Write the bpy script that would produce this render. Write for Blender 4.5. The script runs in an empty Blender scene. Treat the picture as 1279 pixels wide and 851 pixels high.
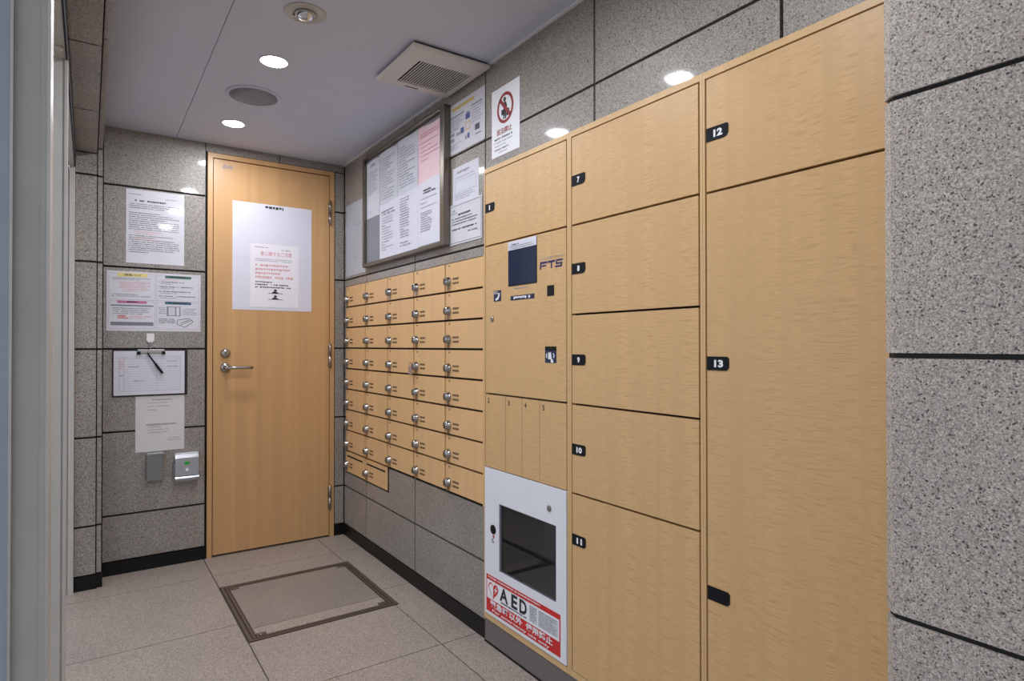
import bpy, bmesh, math, random
from mathutils import Vector, Matrix

# ------------------------------------------------------------------ camera
SC = bpy.context.scene
COL = SC.collection
EYE = Vector((0.0, 0.0, 1.15))
yaw, pitch, roll = (math.radians(v) for v in (34.664, 0.449, -0.0373))
fw = Vector((math.sin(yaw) * math.cos(pitch), math.cos(yaw) * math.cos(pitch), math.sin(pitch)))
rt = Vector((math.cos(yaw), -math.sin(yaw), 0.0))
up = rt.cross(fw)
r2 = rt * math.cos(roll) + up * math.sin(roll)
u2 = -rt * math.sin(roll) + up * math.cos(roll)
cam_data = bpy.data.cameras.new('camera')
cam = bpy.data.objects.new('camera', cam_data)
COL.objects.link(cam)
cam.matrix_world = Matrix(((r2.x, u2.x, -fw.x, EYE.x), (r2.y, u2.y, -fw.y, EYE.y),
                           (r2.z, u2.z, -fw.z, EYE.z), (0, 0, 0, 1)))
cam_data.sensor_fit = 'HORIZONTAL'
cam_data.sensor_width = 36.0
cam_data.lens = 36.0 * 764.9 / 1279.0
cam_data.clip_start = 0.02
SC.camera = cam

# ------------------------------------------------------------------ world, exposure
world = bpy.data.worlds.new('daylight')
SC.world = world
world.use_nodes = True
bg = world.node_tree.nodes['Background']
bg.inputs['Color'].default_value = (0.80, 0.88, 1.0, 1)
bg.inputs['Strength'].default_value = 0.92
SC.view_settings.view_transform = 'Standard'
SC.view_settings.look = 'None'
SC.view_settings.exposure = -0.02
SC.view_settings.gamma = 1.0
SC.view_settings.use_curve_mapping = False
SC.cycles.use_denoising = True
SC.cycles.max_bounces = 8
SC.cycles.sample_clamp_indirect = 6.0
LAMP_STRENGTH = 320.0

# ------------------------------------------------------------------ materials
def lin(c):
    return tuple((v / 255.0 / 12.92) if v <= 10 else (((v / 255.0) + 0.055) / 1.055) ** 2.4 for v in c) + (1,)

class NT:
    def __init__(self, name):
        self.m = bpy.data.materials.new(name)
        self.m.use_nodes = True
        self.t = self.m.node_tree
        self.b = self.t.nodes['Principled BSDF']
    def n(self, typ, **kw):
        nd = self.t.nodes.new(typ)
        for k, v in kw.items():
            setattr(nd, k, v)
        return nd
    def link(self, a, b):
        self.t.links.new(a, b)
    def pos(self, scale):
        g = self.n('ShaderNodeNewGeometry')
        v = self.n('ShaderNodeVectorMath', operation='MULTIPLY')
        self.link(g.outputs['Position'], v.inputs[0])
        v.inputs[1].default_value = scale
        return v.outputs[0]
    def ramp(self, src, stops, interp='LINEAR'):
        r = self.n('ShaderNodeValToRGB')
        cr = r.color_ramp
        cr.interpolation = interp
        while len(cr.elements) < len(stops):
            cr.elements.new(0.5)
        for e, (p, c) in zip(cr.elements, stops):
            e.position = p
            e.color = c if len(c) == 4 else tuple(c) + (1,)
        self.link(src, r.inputs[0])
        return r.outputs[0]
    def mix(self, fac, a, b, mode='MIX'):
        m = self.n('ShaderNodeMix', data_type='RGBA', blend_type=mode)
        if isinstance(fac, (int, float)):
            m.inputs[0].default_value = fac
        else:
            self.link(fac, m.inputs[0])
        for s, i in ((a, 6), (b, 7)):
            if isinstance(s, tuple):
                m.inputs[i].default_value = s
            else:
                self.link(s, m.inputs[i])
        return m.outputs[2]

def plain(name, rgb, rough=0.5, metal=0.0, coat=0.0, spec=0.5, noise=0.04):
    k = NT(name)
    c = lin(rgb)
    nz = k.n('ShaderNodeTexNoise')
    nz.inputs['Scale'].default_value = 14.0
    nz.inputs['Detail'].default_value = 3.0
    k.link(k.pos((1, 1, 1)), nz.inputs['Vector'])
    lo = tuple(v * (1 - noise) for v in c[:3]) + (1,)
    hi = tuple(min(1, v * (1 + noise)) for v in c[:3]) + (1,)
    k.link(k.ramp(nz.outputs['Fac'], [(0.3, lo), (0.7, hi)]), k.b.inputs['Base Color'])
    k.b.inputs['Roughness'].default_value = rough
    k.b.inputs['Metallic'].default_value = metal
    k.b.inputs['Coat Weight'].default_value = coat
    k.b.inputs['Coat Roughness'].default_value = 0.05
    k.b.inputs['Specular IOR Level'].default_value = spec
    return k.m

def granite(name, tint, scale, dark=0.45, rough=0.45, coat=0.5, contrast=1.0, warm=0.25):
    k = NT(name)
    p = k.pos((1, 1, 1))
    t = lin(tint)
    def s(f):
        f = 1 + (f - 1) * contrast
        return tuple(min(1.0, max(0.0, v * f)) for v in t[:3]) + (1,)
    v1 = k.n('ShaderNodeTexVoronoi')
    v1.inputs['Scale'].default_value = scale
    k.link(p, v1.inputs['Vector'])
    sep = k.n('ShaderNodeSeparateColor')
    k.link(v1.outputs['Color'], sep.inputs[0])
    base = k.ramp(sep.outputs[0], [(0.0, s(0.45)), (0.12, s(0.72)), (0.4, s(0.95)), (0.75, s(1.15)), (1.0, s(1.5))])
    v2 = k.n('ShaderNodeTexVoronoi')
    v2.inputs['Scale'].default_value = scale * 0.8
    k.link(p, v2.inputs['Vector'])
    sep2 = k.n('ShaderNodeSeparateColor')
    k.link(v2.outputs['Color'], sep2.inputs[0])
    spots = k.ramp(sep2.outputs[1], [(0.0, (1, 1, 1, 1)), (0.028, (1, 1, 1, 1)), (0.05, (0, 0, 0, 1))])
    dk = k.n('ShaderNodeMath', operation='MULTIPLY')
    k.link(spots, dk.inputs[0])
    dk.inputs[1].default_value = dark
    c = k.mix(dk.outputs[0], base, s(0.12))
    nz = k.n('ShaderNodeTexNoise')
    nz.inputs['Scale'].default_value = scale * 0.22
    nz.inputs['Detail'].default_value = 4.0
    k.link(p, nz.inputs['Vector'])
    wm = k.ramp(nz.outputs['Fac'], [(0.52, (0, 0, 0, 1)), (0.72, (1, 1, 1, 1))])
    wf = k.n('ShaderNodeMath', operation='MULTIPLY')
    k.link(wm, wf.inputs[0])
    wf.inputs[1].default_value = warm
    warmcol = tuple(a * b for a, b in zip(t[:3], (1.02, 0.84, 0.58))) + (1,)
    c = k.mix(wf.outputs[0], c, warmcol)
    nl = k.n('ShaderNodeTexNoise')
    nl.inputs['Scale'].default_value = 3.0
    k.link(p, nl.inputs['Vector'])
    lg = k.ramp(nl.outputs['Fac'], [(0.3, (0.93, 0.93, 0.94, 1)), (0.7, (1.06, 1.05, 1.03, 1))])
    c = k.mix(1.0, c, lg, 'MULTIPLY')
    k.link(c, k.b.inputs['Base Color'])
    k.b.inputs['Roughness'].default_value = rough
    k.b.inputs['Coat Weight'].default_value = coat
    k.b.inputs['Coat Roughness'].default_value = 0.06
    return k.m

def maple(name, tint, figure=0.5, rough=0.42, streak=0.06, spec=0.4):
    """veneer: vertical streaks plus short wavy cross figure"""
    k = NT(name)
    t = lin(tint)
    g = k.n('ShaderNodeNewGeometry')
    warp = k.n('ShaderNodeTexNoise')
    warp.inputs['Scale'].default_value = 9.0
    k.link(g.outputs['Position'], warp.inputs['Vector'])
    sub = k.n('ShaderNodeVectorMath', operation='SCALE')
    k.link(warp.outputs['Color'], sub.inputs[0])
    sub.inputs['Scale'].default_value = 0.02
    add = k.n('ShaderNodeVectorMath', operation='ADD')
    k.link(g.outputs['Position'], add.inputs[0])
    k.link(sub.outputs[0], add.inputs[1])
    mul = k.n('ShaderNodeVectorMath', operation='MULTIPLY')
    k.link(add.outputs[0], mul.inputs[0])
    mul.inputs[1].default_value = (26, 26, 330)
    fig = k.n('ShaderNodeTexNoise')
    fig.inputs['Scale'].default_value = 1.0
    fig.inputs['Detail'].default_value = 2.0
    k.link(mul.outputs[0], fig.inputs['Vector'])
    f = k.ramp(fig.outputs['Fac'], [(0.50, (0, 0, 0, 1)), (0.66, (1, 1, 1, 1))])
    st = k.n('ShaderNodeTexNoise')
    st.inputs['Scale'].default_value = 1.0
    st.inputs['Detail'].default_value = 3.0
    k.link(k.pos((26, 26, 0.5)), st.inputs['Vector'])
    area = k.ramp(st.outputs['Fac'], [(0.4, (0.35, 0.35, 0.35, 1)), (0.6, (1, 1, 1, 1))])
    lo = tuple(v * (1 - streak) for v in t[:3]) + (1,)
    hi = tuple(min(1, v * (1 + streak)) for v in t[:3]) + (1,)
    c = k.ramp(st.outputs['Fac'], [(0.3, lo), (0.7, hi)])
    m1 = k.n('ShaderNodeMath', operation='MULTIPLY')
    k.link(f, m1.inputs[0])
    k.link(area, m1.inputs[1])
    m2 = k.n('ShaderNodeMath', operation='MULTIPLY')
    k.link(m1.outputs[0], m2.inputs[0])
    m2.inputs[1].default_value = figure
    dark = tuple(v * q for v, q in zip(t[:3], (0.72, 0.66, 0.58))) + (1,)
    c = k.mix(m2.outputs[0], c, dark)
    k.link(c, k.b.inputs['Base Color'])
    k.b.inputs['Roughness'].default_value = rough
    k.b.inputs['Specular IOR Level'].default_value = spec
    return k.m

def emit(name, rgb, strength):
    k = NT(name)
    k.b.inputs['Base Color'].default_value = lin(rgb)
    k.b.inputs['Emission Color'].default_value = lin(rgb)
    k.b.inputs['Emission Strength'].default_value = strength
    return k.m

def glass(name, rgb=(215, 220, 225)):
    k = NT(name)
    k.b.inputs['Base Color'].default_value = lin(rgb)
    k.b.inputs['Transmission Weight'].default_value = 1.0
    k.b.inputs['Roughness'].default_value = 0.0
    k.b.inputs['IOR'].default_value = 1.45
    return k.m

M = {}
M['stone'] = granite('granite_shaded', (148, 141, 134), 420, dark=0.8, contrast=1.3)  # same granite as the pier, darkened for the weaker light on these walls
M['stone_lit'] = granite('granite_lit', (180, 171, 164), 470, dark=0.85, coat=0.1, rough=0.6, contrast=1.15, warm=0.35)  # wall granite again, made paler for the stronger light on the pier
M['floor_stone'] = granite('granite_floor', (166, 154, 145), 400, dark=0.6, rough=0.42, coat=0.0, contrast=1.0, warm=0.2)
M['inset_stone'] = granite('granite_lid', (148, 138, 130), 400, dark=0.5, rough=0.42, coat=0.0, contrast=0.7, warm=0.15)
M['joint'] = plain('black_joint', (14, 13, 15), 0.6)
M['grout'] = plain('floor_grout', (78, 68, 62), 0.9)
M['base'] = plain('black_skirting', (13, 12, 13), 0.45, spec=0.3)
M['ceiling'] = plain('ceiling_paint', (206, 212, 228), 0.8, spec=0.2, noise=0.01)
M['seam'] = plain('ceiling_seam', (90, 90, 96), 0.9)
M['maple'] = maple('locker_veneer', (213, 174, 123), figure=0.55)
M['maple_edge'] = maple('locker_edge_veneer', (215, 178, 127), figure=0.15)
M['mail_wood'] = maple('letterbox_veneer', (224, 181, 130), figure=0.12, streak=0.05)
M['door_wood'] = maple('door_veneer', (203, 159, 109), figure=0.10, streak=0.07, rough=0.38)
M['gap'] = plain('shadow_gap', (22, 13, 8), 0.8)
M['carcass'] = plain('dark_carcass', (46, 36, 30), 0.8)
M['plinth'] = plain('plinth_steel', (124, 116, 114), 0.4, metal=0.35)
M['steel'] = plain('satin_steel', (176, 172, 166), 0.28, metal=1.0)
M['chrome'] = plain('polished_chrome', (178, 172, 166), 0.16, metal=1.0)
M['hinge'] = plain('hinge_steel', (168, 158, 146), 0.25, metal=1.0)
M['bronze'] = plain('lid_brass', (112, 101, 93), 0.4, metal=0.5)
M['bronze_dark'] = plain('lid_groove', (28, 24, 22), 0.7)
M['board_frame'] = plain('board_aluminium', (122, 114, 104), 0.32, metal=0.9)
M['board_back'] = plain('board_backing', (136, 136, 144), 0.6)
M['alu'] = plain('door_aluminium', (186, 184, 178), 0.5, metal=0.0)
M['alu_dark'] = plain('track_dark', (20, 22, 30), 0.8)
M['alu_light'] = plain('door_edge_light', (196, 190, 184), 0.4, metal=0.3)
M['sky_sheen'] = plain('door_glass_sky', (160, 172, 182), 0.3)  # opaque pale blue, sky reflection put into the glass colour
M['white_metal'] = plain('white_enamel', (232, 233, 240), 0.35, noise=0.01)
M['paper'] = plain('paper', (218, 217, 228), 0.75, noise=0.015)
M['paper_grey'] = plain('paper_grey', (205, 207, 216), 0.75, noise=0.02)
M['paper_lam'] = plain('laminated_paper', (216, 214, 222), 0.5, coat=0.8, noise=0.015)
M['paper_pink'] = plain('paper_pink', (234, 202, 210), 0.75, noise=0.02)
M['paper_bright'] = plain('paper_bright', (236, 231, 238), 0.6, coat=0.2, noise=0.01)
M['paper_old'] = plain('paper_crumpled', (216, 213, 212), 0.8, noise=0.03)
M['film'] = plain('clear_sleeve', (184, 190, 200), 0.3, coat=0.5)
M['ink'] = plain('ink_black', (44, 44, 50), 0.7)
M['ink_mid'] = plain('ink_mid', (92, 92, 100), 0.7)
M['ink_grey'] = plain('ink_grey', (146, 146, 154), 0.7)
M['ink_red'] = plain('ink_red', (196, 44, 48), 0.6)
M['ink_pale_red'] = plain('ink_pale_red', (218, 166, 168), 0.6)
M['ink_rose'] = plain('ink_rose', (204, 112, 118), 0.6)
M['ink_navy'] = plain('ink_navy', (28, 38, 84), 0.6)
M['ink_blue'] = plain('ink_blue', (70, 88, 140), 0.6)
M['ink_yellow'] = plain('ink_yellow', (212, 180, 70), 0.6)
M['band_yellow'] = plain('band_yellow', (226, 214, 140), 0.6)
M['band_green'] = plain('band_green', (70, 116, 100), 0.6)
M['band_pink'] = plain('band_pink', (190, 110, 150), 0.6)
M['band_teal'] = plain('band_teal', (60, 104, 124), 0.6)
M['band_grey'] = plain('band_grey', (124, 128, 138), 0.6)
M['sign_red'] = plain('sign_red', (206, 38, 36), 0.45)
M['sign_dark_red'] = plain('sign_dark_red', (150, 28, 34), 0.5)
M['sign_white'] = plain('sign_white', (240, 240, 244), 0.5, noise=0.01)
M['black'] = plain('black_plastic', (14, 15, 18), 0.6, spec=0.25)
M['tag_black'] = plain('tag_black', (12, 14, 22), 0.65, spec=0.25)
M['navy'] = plain('logo_navy', (36, 26, 96), 0.4)
M['navy_sticker'] = plain('sticker_navy', (24, 34, 70), 0.5)
M['screen'] = plain('screen_glass', (40, 48, 72), 0.12)
M['aed_inner'] = plain('aed_interior', (92, 90, 100), 0.6)
M['glass'] = glass('clear_glass')
M['silver'] = plain('silver_plastic', (186, 188, 192), 0.25, metal=0.7)
M['silver_dark'] = plain('grey_plastic', (128, 128, 128), 0.4, metal=0.3)
M['green'] = emit('green_lamp', (30, 150, 50), 0.10)
M['hook'] = plain('hook_white', (236, 232, 232), 0.4)
M['clipboard'] = plain('clipboard_black', (22, 20, 24), 0.4)
M['speaker'] = plain('speaker_mesh', (138, 140, 148), 0.7)
M['fitting'] = plain('lamp_fitting', (196, 194, 192), 0.4)
M['reflector'] = plain('lamp_reflector', (220, 220, 226), 0.08, metal=1.0)
M['lamp'] = emit('lamp_glow', (246, 249, 255), LAMP_STRENGTH)
M['vent'] = plain('vent_plastic', (214, 210, 206), 0.5, noise=0.01)
M['vent_dark'] = plain('vent_inside', (16, 16, 19), 0.9)
M['dot'] = plain('slot_brown', (84, 56, 40), 0.8)
M['keytag'] = plain('key_tag', (168, 140, 132), 0.4)

# ------------------------------------------------------------------ mesh helpers
ORG = {}
MESHES = {}

class MB:
    def __init__(self):
        self.v, self.f, self.smooth = [], [], []
    def add(self, vs, fs, smooth=False):
        o = len(self.v)
        self.v += [tuple(p) for p in vs]
        for f in fs:
            self.f.append(tuple(i + o for i in f))
            self.smooth.append(smooth)
        return self
    def box(self, x0, x1, y0, y1, z0, z1, bev=0.0):
        x0, x1 = sorted((x0, x1)); y0, y1 = sorted((y0, y1)); z0, z1 = sorted((z0, z1))
        if bev <= 0:
            self.add([(x0, y0, z0), (x1, y0, z0), (x1, y1, z0), (x0, y1, z0), (x0, y0, z1), (x1, y0, z1), (x1, y1, z1), (x0, y1, z1)],
                     [(0, 3, 2, 1), (4, 5, 6, 7), (0, 1, 5, 4), (1, 2, 6, 5), (2, 3, 7, 6), (3, 0, 4, 7)])
        else:
            bm = bmesh.new()
            bmesh.ops.create_cube(bm, size=1.0)
            for v in bm.verts:
                v.co = ((x0 + x1) / 2 + v.co.x * (x1 - x0), (y0 + y1) / 2 + v.co.y * (y1 - y0), (z0 + z1) / 2 + v.co.z * (z1 - z0))
            bmesh.ops.bevel(bm, geom=bm.edges[:], offset=bev, segments=2, profile=0.6, affect='EDGES')
            bm.verts.index_update()
            self.add([v.co[:] for v in bm.verts], [tuple(v.index for v in f.verts) for f in bm.faces])
            bm.free()
        return self
    def lathe(self, c, axis, prof, seg=20):
        """prof: list of (radius, distance along axis)"""
        ax = Vector(axis).normalized()
        s = ax.orthogonal().normalized()
        t = ax.cross(s)
        vs, fs = [], []
        n = len(prof)
        for r, h in prof:
            for i in range(seg):
                a = 2 * math.pi * i / seg
                vs.append(Vector(c) + ax * h + (s * math.cos(a) + t * math.sin(a)) * r)
        for j in range(n - 1):
            for i in range(seg):
                k = (i + 1) % seg
                fs.append((j * seg + i, j * seg + k, (j + 1) * seg + k, (j + 1) * seg + i))
        self.add(vs, fs, True)
        o = len(self.v) - len(vs)
        self.f.append(tuple(o + i for i in reversed(range(seg)))); self.smooth.append(False)
        self.f.append(tuple(o + (n - 1) * seg + i for i in range(seg))); self.smooth.append(False)
        return self
    def cyl(self, c, axis, r, h, seg=20):
        return self.lathe(c, axis, [(r, 0), (r, h)], seg)
    def tube(self, pts, r, seg=8):
        pts = [Vector(p) for p in pts]
        vs, fs = [], []
        for i, p in enumerate(pts):
            d = (pts[min(i + 1, len(pts) - 1)] - pts[max(i - 1, 0)]).normalized()
            s = d.orthogonal().normalized() if i == 0 else (s - d * s.dot(d)).normalized()
            t = d.cross(s)
            for k in range(seg):
                a = 2 * math.pi * k / seg
                vs.append(p + (s * math.cos(a) + t * math.sin(a)) * r)
        for i in range(len(pts) - 1):
            for k in range(seg):
                q = (k + 1) % seg
                fs.append((i * seg + k, i * seg + q, (i + 1) * seg + q, (i + 1) * seg + k))
        fs.append(tuple(reversed(range(seg))))
        fs.append(tuple((len(pts) - 1) * seg + k for k in range(seg)))
        return self.add(vs, fs, True)
    def prism(self, poly, dirv):
        """extrude a closed polygon (3d points) by dirv"""
        n = len(poly)
        d = Vector(dirv)
        vs = [Vector(p) for p in poly] + [Vector(p) + d for p in poly]
        fs = [tuple(range(n)), tuple(reversed(range(n, 2 * n)))]
        fs += [(i, n + i, n + (i + 1) % n, (i + 1) % n) for i in range(n)]
        return self.add(vs, fs)
    def build(self, name, mat, parent=None, key=None, origin=None):
        vs = [Vector(p) for p in self.v]
        lo = Vector((min(v.x for v in vs), min(v.y for v in vs), min(v.z for v in vs)))
        hi = Vector((max(v.x for v in vs), max(v.y for v in vs), max(v.z for v in vs)))
        c = Vector(origin) if origin is not None else (lo + hi) / 2
        if key is not None and key in MESHES:
            me = MESHES[key]
        else:
            me = bpy.data.meshes.new(name)
            me.from_pydata([tuple(v - c) for v in vs], [], self.f)
            me.polygons.foreach_set('use_smooth', self.smooth)
            me.materials.append(M[mat])
            bm = bmesh.new(); bm.from_mesh(me)
            bmesh.ops.recalc_face_normals(bm, faces=bm.faces[:])
            bm.to_mesh(me); bm.free()
            if key is not None:
                MESHES[key] = me
        o = bpy.data.objects.new(name, me)
        COL.objects.link(o)
        ORG[o.name] = c
        if parent is not None:
            o.parent = parent
            o.location = c - ORG[parent.name]
        else:
            o.location = c
        return o

def box(name, mat, parent, x0, x1, y0, y1, z0, z1, bev=0.0, share=True):
    d = tuple(round(v, 5) for v in (abs(x1 - x0), abs(y1 - y0), abs(z1 - z0), bev))
    return MB().box(x0, x1, y0, y1, z0, z1, bev).build(name, mat, parent, key=('box', mat) + d if share else None)

def tag(o, label, cat, group=None):
    o['label'] = label
    o['category'] = cat
    if group:
        o['group'] = group
    return o

def thing(name, loc, label, cat, group=None):
    o = bpy.data.objects.new(name, None)
    COL.objects.link(o)
    o.empty_display_size = 0.05
    o.location = loc
    ORG[o.name] = Vector(loc)
    return tag(o, label, cat, group)

def struct(o):
    o['kind'] = 'structure'
    return o

def struct_empty(name, loc):
    o = bpy.data.objects.new(name, None)
    COL.objects.link(o)
    o.location = loc
    ORG[o.name] = Vector(loc)
    return struct(o)

# surfaces: 'R' right wall side (faces -X, reading direction -Y), 'B' back wall (faces -Y, reading direction +X)
def SP(pl, a, z, base, w=0.0):
    return (base - w, a, z) if pl == 'R' else (a, base - w, z)

SGN = {'R': -1, 'B': 1}

def slab(name, mat, parent, pl, a0, a1, z0, z1, base, t, bev=0.0, share=True):
    if pl == 'R':
        return box(name, mat, parent, base - t, base, a0, a1, z0, z1, bev, share)
    return box(name, mat, parent, a0, a1, base - t, base, z0, z1, bev, share)

def poly(name, mat, parent, pl, pts, base, t=0.0004, key=None):
    """flat printed shape from (a, z) points, with a real thickness t"""
    d = (t, 0, 0) if pl == 'R' else (0, t, 0)
    return MB().prism([SP(pl, a, z, base, t) for a, z in pts], d).build(name, mat, parent, key=key)

def rects(name, mat, parent, pl, rs, base, w=0.0004):
    """many flat printed rectangles in one print"""
    mb = MB()
    for a0, a1, z0, z1 in rs:
        mb.add([SP(pl, a0, z0, base, w), SP(pl, a1, z0, base, w), SP(pl, a1, z1, base, w), SP(pl, a0, z1, base, w)], [(0, 1, 2, 3)])
    return mb.build(name, mat, parent)

FONT_CACHE = {}
def glyphs(s, bold):
    k = (s, bold)
    if k not in FONT_CACHE:
        cu = bpy.data.curves.new('lettering', 'FONT')
        cu.body = s
        cu.offset = bold
        cu.resolution_u = 3
        ob = bpy.data.objects.new('lettering_source', cu)
        COL.objects.link(ob)
        dg = bpy.context.evaluated_depsgraph_get()
        me = bpy.data.meshes.new_from_object(ob.evaluated_get(dg))
        vs = [(v.co.x, v.co.y) for v in me.vertices]
        fs = [tuple(p.vertices) for p in me.polygons]
        bpy.data.objects.remove(ob)
        bpy.data.curves.remove(cu)
        bpy.data.meshes.remove(me)
        FONT_CACHE[k] = (vs, fs)
    return FONT_CACHE[k]

def text(name, mat, parent, pl, s, a_left, z0, width, height, base, bold=0.0, w=0.0006, shear=0.0, key=None):
    vs, fs = glyphs(s, bold)
    x0 = min(v[0] for v in vs); x1 = max(v[0] for v in vs)
    y0 = min(v[1] for v in vs); y1 = max(v[1] for v in vs)
    sx = width / (x1 - x0); sy = height / (y1 - y0)
    g = SGN[pl]
    pts = []
    for x, y in vs:
        yy = (y - y0) * sy
        pts.append(SP(pl, a_left + g * ((x - x0) * sx + yy * shear), z0 + yy, base, w))
    return MB().add(pts, fs).build(name, mat, parent, key=key)

def scribble(name, mat, parent, pl, a_left, width, z_top, n, pitch, h, base, seed, fill=0.95, char=0.85, ragged=0.35, w=0.0005, indent=0.0):
    """illegible body print: rows of character-sized marks"""
    if mat == 'ink' and h < 0.0068:
        mat = 'ink_mid'
    rnd = random.Random(seed)
    g = SGN[pl]
    rs = []
    for i in range(n):
        z1 = z_top - i * pitch
        lim = width * (fill - (rnd.random() * ragged if rnd.random() < 0.5 else 0))
        x = indent * rnd.random()
        while x < lim:
            cw = h * char * rnd.uniform(0.5, 1.2)
            if rnd.random() > 0.08:
                hh = h * rnd.uniform(0.6, 1.0)
                a0, a1 = a_left + g * x, a_left + g * min(x + cw, width)
                rs.append((a0, a1, z1 - hh, z1))
            x += cw + h * 0.22
    return rects(name, mat, parent, pl, rs, base, w)

def frame_lines(name, mat, parent, pl, a0, a1, z0, z1, t, base, w=0.0005):
    a0, a1 = sorted((a0, a1))
    return rects(name, mat, parent, pl, [(a0, a1, z0, z0 + t), (a0, a1, z1 - t, z1), (a0, a0 + t, z0, z1), (a1 - t, a1, z0, z1)], base, w)

def cut(mb, plane, a0, a1, b0, b1, c0, c1, holes):
    """rectangular piece (a,b) minus holes, as adjoining boxes; plane gives the axes order"""
    As = sorted({a0, a1} | {h for r in holes for h in r[:2] if a0 < h < a1})
    Bs = sorted({b0, b1} | {h for r in holes for h in r[2:] if b0 < h < b1})
    k = 0
    for i in range(len(As) - 1):
        run = None
        for j in range(len(Bs) - 1):
            ca, cb = (As[i] + As[i + 1]) / 2, (Bs[j] + Bs[j + 1]) / 2
            if any(r[0] < ca < r[1] and r[2] < cb < r[3] for r in holes):
                if run is not None:
                    _put(mb, plane, As[i], As[i + 1], run, Bs[j], c0, c1); k += 1
                    run = None
            elif run is None:
                run = Bs[j]
        if run is not None:
            _put(mb, plane, As[i], As[i + 1], run, Bs[-1], c0, c1); k += 1
    return k

def _put(mb, plane, a0, a1, b0, b1, c0, c1):
    if plane == 'X':
        mb.box(c0, c1, a0, a1, b0, b1)
    elif plane == 'Y':
        mb.box(a0, a1, c0, c1, b0, b1)
    else:
        mb.box(a0, a1, b0, b1, c0, c1)

# ------------------------------------------------------------------ main dimensions (metres)
XW = 1.287      # right wall face
XL = 1.271      # locker fronts
YB = 3.665      # back wall face
YP = 3.515      # left jamb face
ZC = 2.249      # ceiling
XP = 1.066      # near pier face
YE = 0.480      # near pier far edge
ROWS = [0.066, 0.297, 0.715, 1.133, 1.548, 1.960, ZC]
YBACK = -1.6    # the room goes on behind the camera

# ------------------------------------------------------------------ floor
LID = (0.510, 1.142, 2.530, 3.190)
floor = struct(MB().box(-2.2, 1.30, YBACK, YB, -0.12, -0.004).build('floor', 'grout'))
xs = [-2.14, -1.53, -0.92, -0.098, 0.513, 1.122, XW]
ys = [YBACK, -1.07, -0.43, 0.20, 0.83, 1.468, 2.10, 2.727, 3.365, YB]
for i in range(len(xs) - 1):
    for j in range(len(ys) - 1):
        mb = MB()
        g = 0.0022
        if cut(mb, 'Z', xs[i] + g, xs[i + 1] - g, ys[j] + g, ys[j + 1] - g, -0.02, 0.0, [LID]):
            mb.build('floor_tile', 'floor_stone', floor)

lob = struct(MB().box(-9.0, 1.30, -9.0, YBACK - 0.002, -0.12, 0.0).box(-9.0, -2.205, YBACK - 0.002, YB + 2, -0.12, 0.0).build('floor_lobby_blocker', 'floor_stone'))  # unseen lobby floor, added to block sky light from below

# ------------------------------------------------------------------ ceiling
ceil = struct(MB().box(0.02, 1.42, YBACK, 3.80, ZC + 0.004, ZC + 0.16).build('ceiling', 'seam'))
cx = [0.055, 0.377, XW]
for (x0, x1, y0, y1) in ((0.055, 0.3758, YBACK, 2.745), (0.055, 0.3758, 2.7455, YB), (0.3782, XW, YBACK, 0.93), (0.3782, XW, 0.9305, 2.745), (0.3782, XW, 2.7455, YB)):
    box('ceiling_panel', 'ceiling', ceil, x0, x1, y0, y1, ZC, ZC + 0.012, 0, False)
struct(MB().box(XW - 0.012, XW, 0.47, YB, ZC - 0.006, ZC).build('trim_1', 'white_metal'))

# ------------------------------------------------------------------ right wall
MAIL = (2.052, 3.648, 0.508, 1.507)
DROP = (2.986, 3.648, 0.381, 0.520)
LOCK = (0.30, 2.032, -0.01, 1.838)
core = MB()
cut(core, 'X', YBACK, 3.80, -0.12, 2.40, XW + 0.012, XW + 0.022, [MAIL, DROP, LOCK])
wall_r = struct(core.build('wall_right', 'joint'))
struct(MB().box(1.80, 1.90, YBACK, 3.80, -0.12, 2.40).build('wall_right_backing', 'joint'))
yj = [0.30, 0.788, 1.411, 2.045, 2.677, 3.300, YB - 0.004]
for i in range(len(yj) - 1):
    for j in range(len(ROWS) - 1):
        mb = MB()
        g = 0.0045
        if cut(mb, 'X', yj[i] + g, yj[i + 1] - g, ROWS[j] + 0.0045, ROWS[j + 1] - (0.0045 if j < 5 else 0), XW, XW + 0.013, [MAIL, DROP, LOCK]):
            mb.build('stone_panel', 'stone', wall_r)
struct(MB().box(XW - 0.006, XW + 0.006, 2.034, YB, 0.0, 0.068).build('baseboard_right', 'base'))

# near pier with chamfered edge, standing proud of the lockers
pier = struct(MB().prism([(XP + 0.0050, YBACK, -0.1), (XP + 0.0050, YE - 0.0180, -0.1), (XP + 0.0180, YE - 0.0040, -0.1), (XW + 0.012, YE - 0.0040, -0.1), (XW + 0.012, YBACK, -0.1)], (0, 0, 2.5)).build('wall_right_pier', 'joint'))
for j in range(len(ROWS) - 1):
    z0, z1 = ROWS[j] + 0.0042, ROWS[j + 1] - (0.0042 if j < 5 else 0)
    c = 0.0157
    for y1, y0, ch in ((YE, -0.16, c), (-0.166, -0.79, 0), (-0.796, YBACK, 0)):
        if ch:
            pts = [(XP, y0, z0), (XP, y1 - c, z0), (XP + c, y1, z0), (XP + 0.2, y1, z0), (XP + 0.2, y1 - 0.0105, z0), (XP + 0.0205, y1 - 0.0105, z0), (XP + 0.011, y1 - 0.020, z0), (XP + 0.011, y0, z0)]
        else:
            pts = [(XP, y0, z0), (XP, y1, z0), (XP + 0.011, y1, z0), (XP + 0.011, y0, z0)]
        MB().prism(pts, (0, 0, z1 - z0)).build('stone_panel', 'stone_lit', pier)
struct(MB().box(XP - 0.004, XP + 0.01, YBACK, YE, 0, 0.066).build('baseboard_pier', 'base'))

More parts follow.
